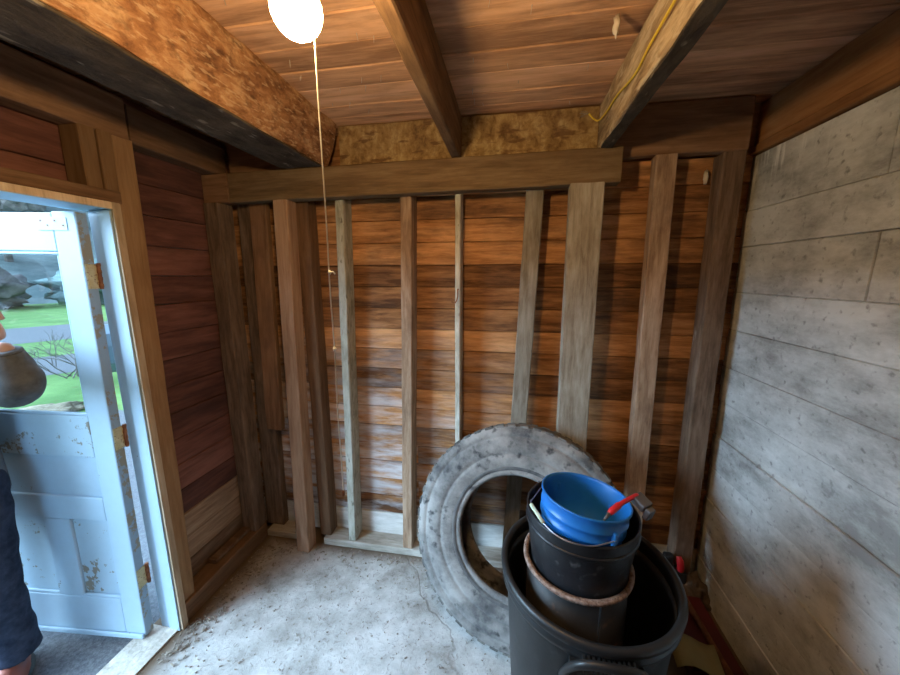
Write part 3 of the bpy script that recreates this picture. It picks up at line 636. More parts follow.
# leaf runs along local -x; face towards the camera at local y = 0
DT = 0.038
def leaf(name, x0, x1, z0, z1, y0=0.0, y1=DT, mat=None, parent=None, bevel=0.0045):
    return pbox(name, (-x1, y0, z0), (-x0, y1, z1), mat or PAINT, parent or door, bevel)
DW = 0.80; ZT = 1.828
leaf('hinge_stile', 0, 0.092, 0.012, ZT); leaf('latch_stile', DW-0.10, DW, 0.012, ZT)
leaf('top_rail', 0.0925, DW-0.1005, 1.688, ZT-0.004, 0.001)
leaf('lock_rail', 0.0925, DW-0.1005, 0.872, 1.052, 0.001, mat=PAINT_CHIP)
leaf('mid_rail', 0.0925, DW-0.1005, 0.582, 0.690, 0.001)
leaf('bottom_rail', 0.0925, DW-0.1005, 0.012, 0.198, 0.001)
leaf('mullion', 0.262, 0.382, 0.1985, 0.5815, 0.0015)
leaf('wide_panel', 0.0915, DW-0.0995, 0.688, 0.874, 0.012, 0.026)
leaf('lower_panel', 0.0915, 0.263, 0.196, 0.584, 0.012, 0.026, PAINT_CHIP); leaf('lower_panel', 0.381, DW-0.0995, 0.196, 0.584, 0.012, 0.026, PAINT_CHIP)
for (x0, x1) in ((0.0925, 0.2615), (0.3825, DW-0.1005)):     # sloped ledges under the panels
    leaf('panel_ledge', x0, x1, 0.1985, 0.214, 0.002, 0.012)
leaf('sweep_strip', 0.004, DW-0.004, 0.004, 0.028, -0.010, -0.0005)
gl = leaf('glass_pane', 0.0905, DW-0.0985, 1.050, 1.690, 0.017, 0.021, GLASS, bevel=0)
leaf('glazing_bead', 0.0925, DW-0.1005, 1.0525, 1.064, 0.003, 0.016); leaf('glazing_bead', 0.0925, DW-0.1005, 1.676, 1.6875, 0.003, 0.016)
leaf('glazing_bead', 0.0925, 0.103, 1.0645, 1.6755, 0.003, 0.016)
pl = leaf('mending_plate', 0.035, 0.150, 1.762, 1.808, -0.002, -0.0002, PAINT)
for sx in (0.05, 0.08, 0.11, 0.135):
    leaf('screw', sx-0.003, sx+0.003, 1.776 if sx in (0.05, 0.11) else 1.792, 1.782 if sx in (0.05, 0.11) else 1.798, -0.003, -0.002, RUSTY, bevel=0)
leaf('worn_edge', -0.0012, -0.0002, 0.014, ZT-0.002, 0.001, DT-0.001, PAINT_WORN, bevel=0)
# hinges between leaf edge and jamb
for z in (1.60, 0.955, 0.30):
    h = leaf('hinge', -0.004, -0.0013, z-0.045, z+0.045, 0.003, DT+0.004, BRASS, bevel=0)
    bm = bmesh.new(); tube(bm, [(0.008, DT+0.006, z-0.047), (0.008, DT+0.006, z+0.047)], 0.006, 10)
    for k in range(4): tube(bm, [(0.008, DT+0.006, z-0.04+k*0.026), (0.008, DT+0.006, z-0.028+k*0.026)], 0.0072, 10)
    kn = link('knuckle', bm, RUSTY, h); kn.location = -h.location
bm = bmesh.new(); lathe(bm, [(0.0, 0), (0.012, 0), (0.012, 0.03), (0.024, 0.035), (0.027, 0.05), (0.02, 0.062), (0.0, 0.065)], 20, Matrix.Translation((-DW+0.05, 0, 0.95)) @ Matrix.Rotation(PI/2, 4, 'X'))
link('door_knob', bm, BRASS, door, smooth=True)

# ------------------------------------------------------------------ lamp with pull cord
lamp = empty('ceiling_lamp', (-0.320, 0.532, 2.112)); tag(lamp, 'glowing round bulb in a porcelain holder under the slim joist, with pull cord', 'lamp')
bm = bmesh.new(); box(bm, (-0.055, -0.05, -0.022), (0.095, 0.05, 0.0)); link('junction_box', bm, STEEL, lamp, bevel=0.003)
bm = bmesh.new(); lathe(bm, [(0.0, -0.0225), (0.045, -0.0225), (0.045, -0.032), (0.034, -0.042), (0.022, -0.050), (0.021, -0.068), (0.0, -0.068)], 40); link('lamp_holder', bm, PORC, lamp, smooth=True)
bm = bmesh.new(); pr = [(0.0, -0.066), (0.013, -0.066), (0.014, -0.088)]
for k in range(13):
    a = PI*(0.14+0.86*k/12); pr.append((max(0.0005, 0.036*math.sin(a)), -0.130+0.036*math.cos(a)))
lathe(bm, pr, 40); link('bulb', bm, BULB, lamp, smooth=True)
bm = bmesh.new()
px, py = 0.024, 0.003
pts = [(0.020, 0.0, -0.055), (0.024, 0.002, -0.056), (px, py, -0.075)] + [(px+0.0005*math.sin(k*0.7), py+0.0005*math.cos(k*0.9), -0.075-(0.832*k/30)) for k in range(1, 31)]
tube(bm, smoothpath(pts, 2), 0.00125, 6)
for z in (-0.506, -0.635): tube(bm, [(px, py, z-0.004), (px+0.001, py, z), (px, py, z+0.004)], [0.0012, 0.0032, 0.0012], 6)
tube(bm, [(px, py, -0.506), (px+0.008, py-0.002, -0.505), (px+0.010, py, -0.509)], 0.0013, 5)
cordo = link('pull_cord', bm, CORD, lamp)
bm = bmesh.new(); lathe(bm, [(0.0, 0), (0.0026, 0.002), (0.0030, 0.008), (0.0016, 0.013), (0.0, 0.013)], 10, Matrix.Translation((px, py, -0.916))); link('cord_weight', bm, RUSTY, cordo)

# yellow wire along the split joist
bm = bmesh.new()
fx = 0.336
pts = [(fx, -0.6, 2.23), (fx, 0.0, 2.235), (fx, 0.5, 2.232), (fx, 0.83, 2.212), (fx, 0.92, 2.194), (fx, 1.08, 2.186), (fx, 1.19, 2.172), (fx, 1.37, 2.20), (fx, 1.50, 2.205), (fx-0.006, 1.60, 2.215), (0.318, 1.645, 2.24), (0.30, 1.650, 2.262)]
tube(bm, smoothpath(pts, 6), 0.0034, 8)
yw = tag(link('yellow_wire', bm, YELLOW, smooth=True), 'yellow insulated wire stapled along the split joist', 'wire')
bm = bmesh.new()
for k in range(7):
    a = random.uniform(0, 6.28); tube(bm, smoothpath([(0.30, 1.65, 2.262), (0.29-0.012*k/3, 1.65, 2.266+0.006*math.sin(a)), (0.265+random.uniform(-.01, .012), 1.648, 2.262+0.012*math.sin(a))], 3), 0.0012, 5)
link('frayed_end', bm, DEBRIS, yw)
# hook on the thin stud
bm = bmesh.new(); tube(bm, smoothpath([(-0.252, 1.669, 1.535), (-0.252, 1.655, 1.532), (-0.252, 1.652, 1.50), (-0.262, 1.648, 1.472), (-0.279, 1.646, 1.474), (-0.281, 1.646, 1.492)], 5), 0.003, 8)
tag(link('iron_hook', bm, RUSTY, smooth=True), 'small dark iron hook screwed into the thinnest stud', 'hook')

tag(blob('cobweb_tuft', (0.822, 1.762, 2.02), (0.010, 0.008, 0.028), WEB, 11, 0.5, 3), 'white cobweb tuft on the boards of the right bay beside the corner stud', 'cobweb', 'cobweb tufts')
tag(blob('cobweb_tuft', (0.262, 1.13, 2.268), (0.008, 0.008, 0.026), WEB, 14, 0.5, 3), 'pale cobweb tuft hanging from the ceiling near the yellow-wire joist', 'cobweb', 'cobweb tufts')
bm = bmesh.new(); tube(bm, [(-0.352, 1.335, 2.296), (-0.33, 1.325, 2.288), (-0.305, 1.312, 2.282)], [0.002, 0.003, 0.001], 6)
tag(link('wood_splinter', bm, CASING), 'pale wood splinter sticking down from the ceiling beside the slim joist', 'splinter')

# ------------------------------------------------------------------ tire
TC = Vector((0.066, 1.409, 0.470)); az, el = -0.175, 0.336
R0, RI, TW = 0.467, 0.248, 0.206
n_ = Vector((math.sin(az)*math.cos(el), -math.cos(az)*math.cos(el), math.sin(el)))
e1 = Vector((math.cos(az), math.sin(az), 0)); e2 = n_.cross(e1)
MT = Matrix(((e1.x, e2.x, n_.x, TC.x), (e1.y, e2.y, n_.y, TC.y), (e1.z, e2.z, n_.z, TC.z), (0, 0, 0, 1)))
tire = empty('truck_tire'); tire.matrix_world = MT; tag(tire, 'large dusty truck tire leaning against the back wall', 'tire')
half = [(RI, 0.070), (RI-0.001, 0.080), (RI+0.006, 0.087), (RI+0.018, 0.090), (RI+0.022, 0.086), (RI+0.027, 0.090), (RI+0.045, 0.097), (RI+0.075, 0.1025), (RI+0.088, 0.1035), (RI+0.0925, 0.0975), (RI+0.097, 0.1035),
        (RI+0.125, 0.102), (RI+0.150, 0.098), (RI+0.163, 0.0945), (RI+0.168, 0.087), (RI+0.173, 0.092), (R0-0.028, 0.088), (R0-0.012, 0.082), (R0-0.007, 0.078)]
inner = [(R0-0.03, 0.0), (R0-0.04, 0.05), (R0-0.07, 0.085), (RI+0.08, 0.088), (RI+0.03, 0.074), (RI+0.012, 0.066)]
full = half + [(r, -z) for r, z in half[::-1]] + [(r, -z) for r, z in inner[::-1]] + inner[1:] + [half[0]]
bm = bmesh.new(); lathe(bm, full, 128); bmesh.ops.remove_doubles(bm, verts=bm.verts[:], dist=1e-5); bmesh.ops.recalc_face_normals(bm, faces=bm.faces[:])
side = link('sidewall', bm, RUBBER, tire, smooth=True)
# tread: ribs plus shoulder lugs
bm = bmesh.new()
lathe(bm, [(R0-0.016, 0.079), (R0-0.009, 0.074), (R0-0.012, 0.045), (R0-0.004, 0.043), (R0-0.003, 0.020), (R0-0.013, 0.018), (R0-0.013, 0.012), (R0-0.003, 0.010), (R0-0.003, -0.010), (R0-0.013, -0.012), (R0-0.013, -0.018), (R0-0.003, -0.020), (R0-0.004, -0.043), (R0-0.012, -0.045), (R0-0.010, -0.074), (R0-0.016, -0.079)], 128)
for k in range(52):
    for s in (1, -1):
        a = 2*PI*(k+(0.5 if s < 0 else 0))/52; M = Matrix.Rotation(a, 4, 'Z')
        zz = sorted((s*0.046, s*0.0825))
        fs = box(bm, (R0-0.026, -0.018, zz[0]), (R0-0.002, 0.018, zz[1]), M)
bmesh.ops.recalc_face_normals(bm, faces=bm.faces[:])
link('tread', bm, TREAD, tire, bevel=0.003)
bm = bmesh.new(); lathe(bm, [(RI+0.024, 0.0905), (RI+0.031, 0.0945), (RI+0.037, 0.0955), (RI+0.040, 0.094)], 128); link('bead_ring', bm, BEAD, tire, smooth=True)

# ------------------------------------------------------------------ trash can and what stands in it
can = empty('trash_can', (0.256, 0.984, 0.004)); can.scale = (0.955, 0.955, 1.064); tag(can, 'large open black plastic trash can in front of the tire', 'trash can')
bm = bmesh.new()
prof = [(0.0, 0.0), (0.205, 0.0), (0.213, 0.01), (0.252, 0.60), (0.255, 0.632), (0.250, 0.636), (0.2475, 0.60), (0.207, 0.02), (0.0, 0.016)]
lathe(bm, prof, 96); bmesh.ops.recalc_face_normals(bm, faces=bm.faces[:]); body = link('can_body', bm, CANP, can, smooth=True)
bm = bmesh.new()
lathe(bm, [(0.2555, 0.625), (0.268, 0.628), (0.270, 0.640), (0.2665, 0.645), (0.2665, 0.652), (0.272, 0.656), (0.274, 0.668), (0.270, 0.676), (0.262, 0.678), (0.254, 0.675), (0.251, 0.668), (0.2505, 0.637), (0.2555, 0.625)], 96)
bmesh.ops.recalc_face_normals(bm, faces=bm.faces[:]); link('rim', bm, CANIN, can, smooth=True)
for hk in (0, 1):
    h = empty('handle'); h.parent = can; h.rotation_euler = (0, 0, hk*PI)
    bm = bmesh.new()
    arch = [(-0.100, -0.225, 0.535), (-0.096, -0.264, 0.600), (-0.080, -0.288, 0.642), (-0.05, -0.299, 0.662), (0, -0.304, 0.668), (0.05, -0.299, 0.662), (0.080, -0.288, 0.642), (0.096, -0.264, 0.600), (0.100, -0.225, 0.535)]
    tube(bm, smoothpath(arch, 5), 0.010, 10); link('grip', bm, CANIN, h, smooth=True)
    bm = bmesh.new()
    for k in range(11):
        x = -0.060+0.012*k; box(bm, (x-0.003, -0.292, 0.622), (x+0.003, -0.264, 0.650))
    box(bm, (-0.09, -0.262, 0.575), (0.09, -0.246, 0.622))
    link('rib_row', bm, CANIN, h)
pipe = empty('stove_pipe', (0.221, 0.968, 0.022)); tag(pipe, 'dark metal pipe with a rusty flange standing inside the trash can', 'pipe')
bm = bmesh.new(); lathe(bm, [(0.1455, 0.0), (0.1455, 0.722), (0.144, 0.722), (0.144, 0.0), (0.1455, 0.0)], 72); bmesh.ops.recalc_face_normals(bm, faces=bm.faces[:]); link('pipe_wall', bm, PIPE, pipe, smooth=True)
bm = bmesh.new(); lathe(bm, [(0.1435, 0.724), (0.155, 0.724), (0.158, 0.728), (0.158, 0.734), (0.155, 0.737), (0.1435, 0.736), (0.1435, 0.724)], 72); bmesh.ops.recalc_face_normals(bm, faces=bm.faces[:]); link('flange', bm, RUST, pipe, smooth=True)
bm = bmesh.new(); box(bm, (0.036, -0.1425, 0.02), (0.039, -0.1385, 0.72)); 
for q in bm.verts: q.co = Matrix.Rotation(0.0, 4, 'Z') @ q.co
link('seam', bm, STEEL, pipe)

bk = empty('black_bucket', (0.2255, 0.972, 0.575)); tag(bk, 'scuffed black bucket sitting in the flanged pipe', 'bucket')
bm = bmesh.new(); zt = 0.345
lathe(bm, [(0.0, 0.0), (0.124, 0.0), (0.130, 0.006), (0.139, 0.185), (0.1555, zt-0.035), (0.1555, zt-0.006), (0.158, zt), (0.153, zt+0.002), (0.1515, zt-0.004), (0.1365, 0.185), (0.127, 0.012), (0.0, 0.010)], 72)
bmesh.ops.recalc_face_normals(bm, faces=bm.faces[:]); link('bucket_body', bm, BUCKET, bk, smooth=True)
bm = bmesh.new(); lathe(bm, [(0.1556, zt-0.042), (0.1590, zt-0.040), (0.1590, zt-0.034), (0.1558, zt-0.032)], 72); link('rib', bm, BUCKET, bk, smooth=True)

# blue bucket, slightly tipped in the black one
nb_ = Vector((0.107, 0.074, 1)).normalized(); bc = Vector((0.228, 0.945, 0.981)); x_ = Vector((1, 0, -0.107)).normalized(); y_ = nb_.cross(x_)
HB = 0.185
bo = bc - nb_*HB
MB_ = Matrix(((x_.x, y_.x, nb_.x, bo.x), (x_.y, y_.y, nb_.y, bo.y), (x_.z, y_.z, nb_.z, bo.z), (0, 0, 0, 1)))
bb = empty('blue_bucket'); bb.matrix_world = MB_; tag(bb, 'bright blue plastic bucket, tipped, nested inside the black bucket', 'bucket')
bm = bmesh.new()
lathe(bm, [(0.0, 0.0), (0.096, 0.0), (0.100, 0.004), (0.1135, 0.115), (0.1175, 0.118), (0.1175, 0.124), (0.1145, 0.126), (0.1150, 0.142), (0.1190, 0.145), (0.1190, 0.150), (0.1165, 0.152), (0.1185, HB-0.006), (0.1225, HB-0.003), (0.1225, HB+0.001), (0.1185, HB+0.002), (0.1160, HB-0.006), (0.111, 0.115), (0.097, 0.008), (0.0, 0.006)], 72)
bmesh.ops.recalc_face_normals(bm, faces=bm.faces[:]); link('bucket_body', bm, BLUE, bb, smooth=True)
def bl(p): return MB_.inverted() @ Vector(p)
ang = math.radians(-62)
for s in (0, 1):
    bm = bmesh.new(); M = Matrix.Rotation(ang + s*PI, 4, 'Z'); box(bm, (0.112, -0.006, 0.112), (0.127, 0.006, 0.154), M); link('lug', bm, BLUE, bb, bevel=0.002)
bm = bmesh.new()
l0 = Vector((0.126*math.cos(ang), 0.126*math.sin(ang), 0.138)); l1 = -Vector((l0.x, l0.y, 0)); l1.z = 0.138
g1, g2 = bl((0.076, 0.925, 0.945)), bl((0.106, 0.866, 0.935))
w1, w2, w3 = bl((0.135, 0.832, 0.930)), bl((0.171, 0.815, 0.927)), bl((0.225, 0.815, 0.925))
k1, k2 = bl((0.090, 0.985, 0.93)), bl((0.125, 1.045, 0.935))
tube(bm, smoothpath([l0, w3, w2, w1, g2, g1, k1, k2, l1], 6), 0.0019, 6); bail = link('bail_wire', bm, STEEL, bb, smooth=True)
bm = bmesh.new(); d = (g2-g1).normalized(); tube(bm, [g1, (g1+g2)/2, g2], 0.0058, 10); link('bail_grip', bm, GRIP, bail, smooth=True)
# brush lying over the rim
br = empty('scrub_brush', (0.305, 0.890, 0.99)); tag(br, 'red-handled brush with a grey head lying across the blue bucket rim', 'brush')
bm = bmesh.new(); tube(bm, smoothpath([(-0.035, -0.030, 0.0), (-0.022, -0.020, 0.006), (0.0, 0.0, 0.010), (0.030, 0.022, 0.014), (0.055, 0.040, 0.016)], 4), [0.007]*2+[0.0085]*6+[0.006]*8+[0.0045], 10); link('brush_handle', bm, REDP, br, smooth=True)
bm = bmesh.new()
tube(bm, [(-0.052, -0.045, -0.012), (-0.036, -0.031, 0.0)], [0.003, 0.005], 8); link('handle_tip', bm, GREYP, br, smooth=True); bm = bmesh.new()
Mh = Matrix.Translation((0.058, 0.030, 0.004)) @ Matrix.Rotation(0.6, 4, 'Z') @ Matrix.Rotation(0.3, 4, 'X')
box(bm, (-0.018, -0.024, -0.010), (0.020, 0.018, 0.012), Mh); link('brush_head', bm, GREYP, br, bevel=0.004)
bm = bmesh.new(); box(bm, (-0.012, -0.040, -0.028), (0.014, -0.0245, 0.006), Mh); link('bristles', bm, GREYP, br, bevel=0.004)

# ------------------------------------------------------------------ clutter in the right corner
tb = empty('metal_case', (0.855, 1.42, 0.0)); tag(tb, 'dark red metal case on the floor by the concrete wall', 'case')
bm = bmesh.new(); box(bm, (-0.105, -0.17, 0.005), (0.075, 0.16, 0.06)); link('case_base', bm, DKRED, tb, bevel=0.006)
bm = bmesh.new(); box(bm, (-0.105, -0.17, 0.063), (0.075, 0.16, 0.09)); link('case_lid', bm, DKRED, tb, bevel=0.008)
bm = bmesh.new(); tube(bm, [(0.845, 1.60, 0.106), (0.865, 1.20, 0.103)], 0.012, 12); sk = link('wooden_handle', bm, STICK, smooth=True)
tag(sk, 'reddish brown wooden tool handle lying on the dark red case', 'handle')
tl = empty('hand_tool', (0.865, 1.66, 0.085)); tag(tl, 'black hand tool with a bright red grip behind the trash can', 'tool')
bm = bmesh.new(); box(bm, (-0.06, -0.03, 0.0), (0.03, 0.03, 0.075)); box(bm, (-0.075, -0.02, 0.075), (-0.03, 0.02, 0.15)); link('tool_body', bm, BLACKP, tl, bevel=0.01)
bm = bmesh.new(); tube(bm, smoothpath([(0.0, -0.012, 0.07), (-0.003, -0.022, 0.10), (-0.008, -0.022, 0.13), (-0.012, -0.010, 0.15)], 4), [0.010]*2+[0.016]*8+[0.012]*3, 12); link('tool_grip', bm, REDP, tl, smooth=True)
tag(blob('refuse_bag', (0.76, 0.90, 0.07), (0.20, 0.26, 0.11), BAG, 3, 0.35, floor=0.008), 'crumpled black plastic bag on the floor beside the trash can', 'bag')
bm = bmesh.new()
for i in range(7):
    for j in range(4):
        pass
gv = [[bm.verts.new((0.66+0.028*i, 1.19+0.03*j, 0.145+0.018*math.sin(i*0.9)+0.012*j)) for j in range(4)] for i in range(7)]
for i in range(6):
    for j in range(3): bm.faces.new((gv[i][j], gv[i+1][j], gv[i+1][j+1], gv[i][j+1]))
ret = bmesh.ops.extrude_face_region(bm, geom=bm.faces[:])
for q in ret['geom']:
    if isinstance(q, bmesh.types.BMVert): q.co.z -= 0.004
bmesh.ops.recalc_face_normals(bm, faces=bm.faces[:])
tag(link('card_scrap', bm, OLIVE, smooth=True), 'bent yellow-brown scrap of card between the black bag and red case', 'card')
# dirt heap in the corner
tag(blob('dirt_pile', (0.915, 1.655, -0.02), (0.10, 0.075, 0.14), mottled('brown_dirt', (0.06, 0.04, 0.028), (0.16, 0.11, 0.075), 20, 0.95, bump=0.5), 9, 0.4, floor=-0.03), 'low brown heap of dirt in the corner by the concrete wall', 'dirt', None, 'stuff')
# chips and splinters along the walls
bm = bmesh.new()
for k in range(900):
    q = random.random()
    if q < 0.3: x, y = -1.43+abs(random.gauss(0, 0.06)), random.uniform(0.95, 1.6)
    elif q < 0.5: x, y = random.uniform(-1.4, 0.1), 1.655-abs(random.gauss(0, 0.05))
    else: x, y = random.uniform(-1.4, 0.1), random.uniform(0.5, 1.62)
    s = random.uniform(0.0012, 0.0034) if q > 0.5 else random.uniform(0.002, 0.006)
    M = Matrix.Translation((x, y, 0.006)) @ Matrix.Rotation(random.uniform(0, 6.3), 4, 'Z') @ Matrix.Rotation(random.uniform(-.3, .3), 4, 'X')
    box(bm, (-s*random.uniform(0.6, 2.2), -s*0.45, -0.003), (s*random.uniform(0.6, 2.2), s*0.45, 0.0015), M)
tag(link('floor_litter', bm, DEBRIS), 'wood chips and crumbs scattered over the concrete floor', 'litter', None, 'stuff')

# ------------------------------------------------------------------ outside
GZ = -0.05
GRASS = mottled('lawn_grass', (0.085, 0.17, 0.05), (0.16, 0.28, 0.09), 1.2, 0.95, (0.13, 0.13, 0.05), 0.3, 0.5, bump_scale=30, spec=0.1)
ASPH = mottled('grey_asphalt', (0.085, 0.09, 0.10), (0.17, 0.175, 0.185), 60.0, 0.9, (0.30, 0.30, 0.30), 0.3, 0.5, bump_scale=120, spec=0.2)
HILL = mottled('hillside_scrub', (0.13, 0.18, 0.18), (0.24, 0.30, 0.30), 0.5, 0.95, bump=0.3, bump_scale=2, spec=0.1)
d0 = Vector((-93.678, 55.679, 0)).normalized(); s0 = Vector((d0.y, -d0.x, 0))      # view line through the door glass, and across it
def strip(name, r0, r1, half, mat, z, label, tilt=0.0, dz=0.0):
    bm = bmesh.new(); n = 14; rows = []
    for i in range(n+1):
        row = []
        for j in range(25):
            s = -half+2*half*j/24; r = r0+(r1-r0)*i/n + tilt*s + 0.25*noise.noise(Vector((s*0.4, r0, 1)))*(1 if 0 < i < n or True else 0)
            p = d0*r+s0*s; row.append(bm.verts.new((p.x, p.y, z+dz*i/n)))
        rows.append(row)
    for i in range(n):
        for j in range(24): bm.faces.new((rows[i][j], rows[i+1][j], rows[i+1][j+1], rows[i][j+1]))
    bmesh.ops.recalc_face_normals(bm, faces=bm.faces[:])
    for f in bm.faces:
        if f.normal.z < 0: f.normal_flip()
    o = link(name, bm, mat); return struct(o, label, name.replace('_', ' '))
bm = bmesh.new()
for (a, b, c_, d_) in (((-130, -110), (-1.45, -110), (-1.45, 130), (-130, 130)), ((-1.45, 1.9), (90, 1.9), (90, 130), (-1.45, 130)), ((-1.45, -110), (90, -110), (90, -1.5), (-1.45, -1.5))):
    bm.faces.new([bm.verts.new((p[0], p[1], GZ-0.06)) for p in (a, b, c_, d_)])
struct(link('ground', bm, GRASS), 'green lawn outside the shed', 'lawn')
bm = bmesh.new(); bm.faces.new([bm.verts.new(p) for p in ((-1.602, -2.5, GZ+0.02), (-1.602, 3.0, GZ+0.02), (-5.0, 3.4, GZ-0.04), (-5.6, -2.5, GZ-0.04))][::-1]); bmesh.ops.recalc_face_normals(bm, faces=bm.faces[:])
struct(link('pavement', bm, ASPH), 'grey asphalt apron outside the door', 'pavement')
strip('path', 9.2, 11.4, 22, ASPH, GZ-0.055, 'grey asphalt path across the lawn', 0.03)
strip('road', 14.2, 18.6, 60, ASPH, GZ-0.055, 'grey road beyond the lawn', 0.10)
bm = bmesh.new(); rows = []
for i in range(57):
    az_ = math.radians(100+150*i/56); top = 15.5 if az_ < math.radians(172) else 15.5-7.5*min(1, (az_-math.radians(172))/0.25)  # unseen southwest arc added to keep the bright sky out of the glass reflection
    row = []
    for j in range(13):
        r = 34+42*j/12; zz = top*j/12+(1.4*noise.noise(Vector((az_*14, j*0.7, 2)))*min(1, j/3))
        row.append(bm.verts.new((r*math.cos(az_), r*math.sin(az_), GZ-0.07+max(0, zz))))
    rows.append(row)
for a, b in zip(rows, rows[1:]):
    for j in range(12): bm.faces.new((a[j], a[j+1], b[j+1], b[j]))
bmesh.ops.recalc_face_normals(bm, faces=bm.faces[:])
struct(link('hill', bm, HILL), 'scrubby slope beyond the lawn, with an added southwest arc that blocks sky glare', 'hill')
def rot_d(r, s, z=GZ): p = d0*r+s0*s; return Vector((p.x, p.y, z))
LEAF = [mottled('leaves_%s' % nme, tuple(x*0.55 for x in c), c, 2.2, 0.9, bump=0.6, bump_scale=3, spec=0.1) for nme, c in (('blue_green', (0.20, 0.29, 0.29)), ('dull_green', (0.21, 0.27, 0.21)), ('grey_brown', (0.28, 0.27, 0.26)))]
BARKM = mottled('grey_bark', (0.11, 0.10, 0.09), (0.22, 0.20, 0.18), 6, 0.95, bump=0.5)
def tree(r, s, hgt, wid, lm, label, seed):
    base = rot_d(r, s); base.z = GZ - 0.06 + max(0, (r-34)/42*15)
    t = empty('tree', base); tag(t, label, 'tree', 'trees on the slope beyond the lawn')
    bm = bmesh.new(); tube(bm, smoothpath([(0, 0, -0.2), (0.1, 0, hgt*0.3), (-0.1, 0.1, hgt*0.6), (0, 0, hgt*0.85)], 3), [0.24-0.02*i for i in range(10)], 8); link('trunk', bm, BARKM, t)
    bm = bmesh.new(); rnd = random.Random(seed)
    for k in range(16):
        a = rnd.uniform(0, 6.28); rr = wid*0.5*math.sqrt(rnd.random())*0.8; zz = hgt*rnd.uniform(0.30, 0.92); rad = wid*rnd.uniform(0.16, 0.27)*(1.15-0.5*zz/hgt)
        g0 = bmesh.ops.create_icosphere(bm, subdivisions=3, radius=rad)['verts']; cc = Vector((rr*math.cos(a), rr*math.sin(a), zz))
        for q in g0: q.co = q.co*(1+0.45*noise.noise(q.co*2.1/rad*0.8+Vector((k*7.3, seed, 0)))+0.25*noise.noise(q.co*6/rad)) + cc
    link('crown', bm, lm, t)
    return t
specs = [(40, -13, 8, 6, 0, 'broad blue-green tree low on the slope, nearest the parked car'), (47, -7, 9, 6, 1, 'dull green tree beside the broad blue-green tree'), (42, -1.5, 8, 5.5, 2, 'grey-brown bare-looking tree in the middle of the slope'),
         (49, 4, 10, 6.5, 0, 'blue-green tree behind the person in the doorway'), (41, 9, 8, 6, 1, 'dull green tree left of the person, low on the slope'), (55, -2, 10, 7, 1, 'dull green tree high on the slope above the grey-brown tree'),
         (66, 2, 10, 8, 0, 'tall blue-green tree on the crest of the slope'), (65, -8, 9, 8, 2, 'grey-brown tree on the crest of the slope'), (66, 12, 9, 8, 1, 'dull green tree at the end of the crest')]
for i, (r, s, hh, ww, li, lb) in enumerate(specs): tree(r, s, hh, ww, LEAF[li], lb, i+3)
for i, (r, s, hh, ww, li, lb) in enumerate(((31, -3.0, 2.6, 4.5, 2, 'grey-brown scrub bush at the foot of the slope'), (32, 3.0, 3.0, 5.5, 0, 'blue-green bush at the foot of the slope'), (31, -9.0, 2.8, 5, 0, 'blue-green bush behind the parked car'))):
    b_ = blob('bush', rot_d(r, s, hh*0.35), (ww/2, ww/2, hh/2), LEAF[li], 20+i, 0.5, 4, floor=GZ-0.06, freq=4); tag(b_, lb, 'bush', 'bushes at the foot of the slope')
# bare twiggy shrub by the path
def twigs(bm, p, d, ln, rad, depth, rnd):
    q = p+d*ln; tube(bm, [p, (p+q)/2+Vector((rnd.uniform(-1, 1), rnd.uniform(-1, 1), 0))*ln*0.06, q], [rad, rad*0.85, rad*0.65], 5)
    if depth == 0: return
    for k in range(3):
        nd = (d+Vector((rnd.uniform(-.8, .8), rnd.uniform(-.8, .8), rnd.uniform(-.35, .45)))).normalized(); twigs(bm, p+d*ln*rnd.uniform(0.5, 1.0), nd, ln*rnd.uniform(0.55, 0.8), rad*0.6, depth-1, rnd)
bm = bmesh.new(); rnd = random.Random(5)
for k in range(7): twigs(bm, Vector((rnd.uniform(-.2, .2), rnd.uniform(-.2, .2), 0)), Vector((rnd.uniform(-.9, .9), rnd.uniform(-.9, .9), 0.55)).normalized(), 0.42, 0.011, 3, rnd)
sh = link('bare_shrub', bm, BARKM); sh.location = rot_d(8.8, 0.15, GZ-0.06); tag(sh, 'bare twiggy shrub beside the path, seen through the door glass', 'shrub')
lp = blob('leaf_pile', rot_d(6.5, -0.35, GZ-0.05), (0.35, 0.5, 0.07), mottled('dead_leaves', (0.16, 0.12, 0.07), (0.34, 0.28, 0.18), 25, 0.95, bump=0.6), 6, 0.4, 4, floor=GZ-0.065); tag(lp, 'low pile of dead leaves on the near lawn', 'leaf pile', None, 'stuff')

# parked car glimpsed between door and jamb
CARP = plain('slate_blue_car_paint', (0.10, 0.15, 0.20), 0.3); CGL = plain('dark_car_glass', (0.05, 0.08, 0.11), 0.08); TYRE = plain('car_tire_rubber', (0.02, 0.02, 0.02), 0.8); WHITE = plain('car_lamp_white', (0.8, 0.82, 0.85), 0.2)
car = empty('car', (-5.35, 6.15, GZ-0.055), math.atan2(3.3, 2.3)); tag(car, 'slate blue car parked on the lawn, glimpsed between door and jamb', 'car')
bm = bmesh.new()
sec = [(-2.15, 0.45, 0.62, 0.74), (-2.05, 0.28, 0.86, 0.82), (-1.2, 0.22, 0.96, 0.86), (0.0, 0.22, 0.99, 0.87), (1.2, 0.22, 0.97, 0.86), (2.0, 0.28, 0.92, 0.82), (2.12, 0.45, 0.7, 0.74)]
rings = []
for x, z0, z1, hw in sec:
    rings.append([bm.verts.new((x, y, z)) for y, z in ((-hw*0.9, z0), (-hw, z0+0.15), (-hw, z1-0.18), (-hw*0.93, z1), (hw*0.93, z1), (hw, z1-0.18), (hw, z0+0.15), (hw*0.9, z0))])
for a, b in zip(rings, rings[1:]):
    for k in range(8): bm.faces.new((a[k], a[(k+1) % 8], b[(k+1) % 8], b[k]))
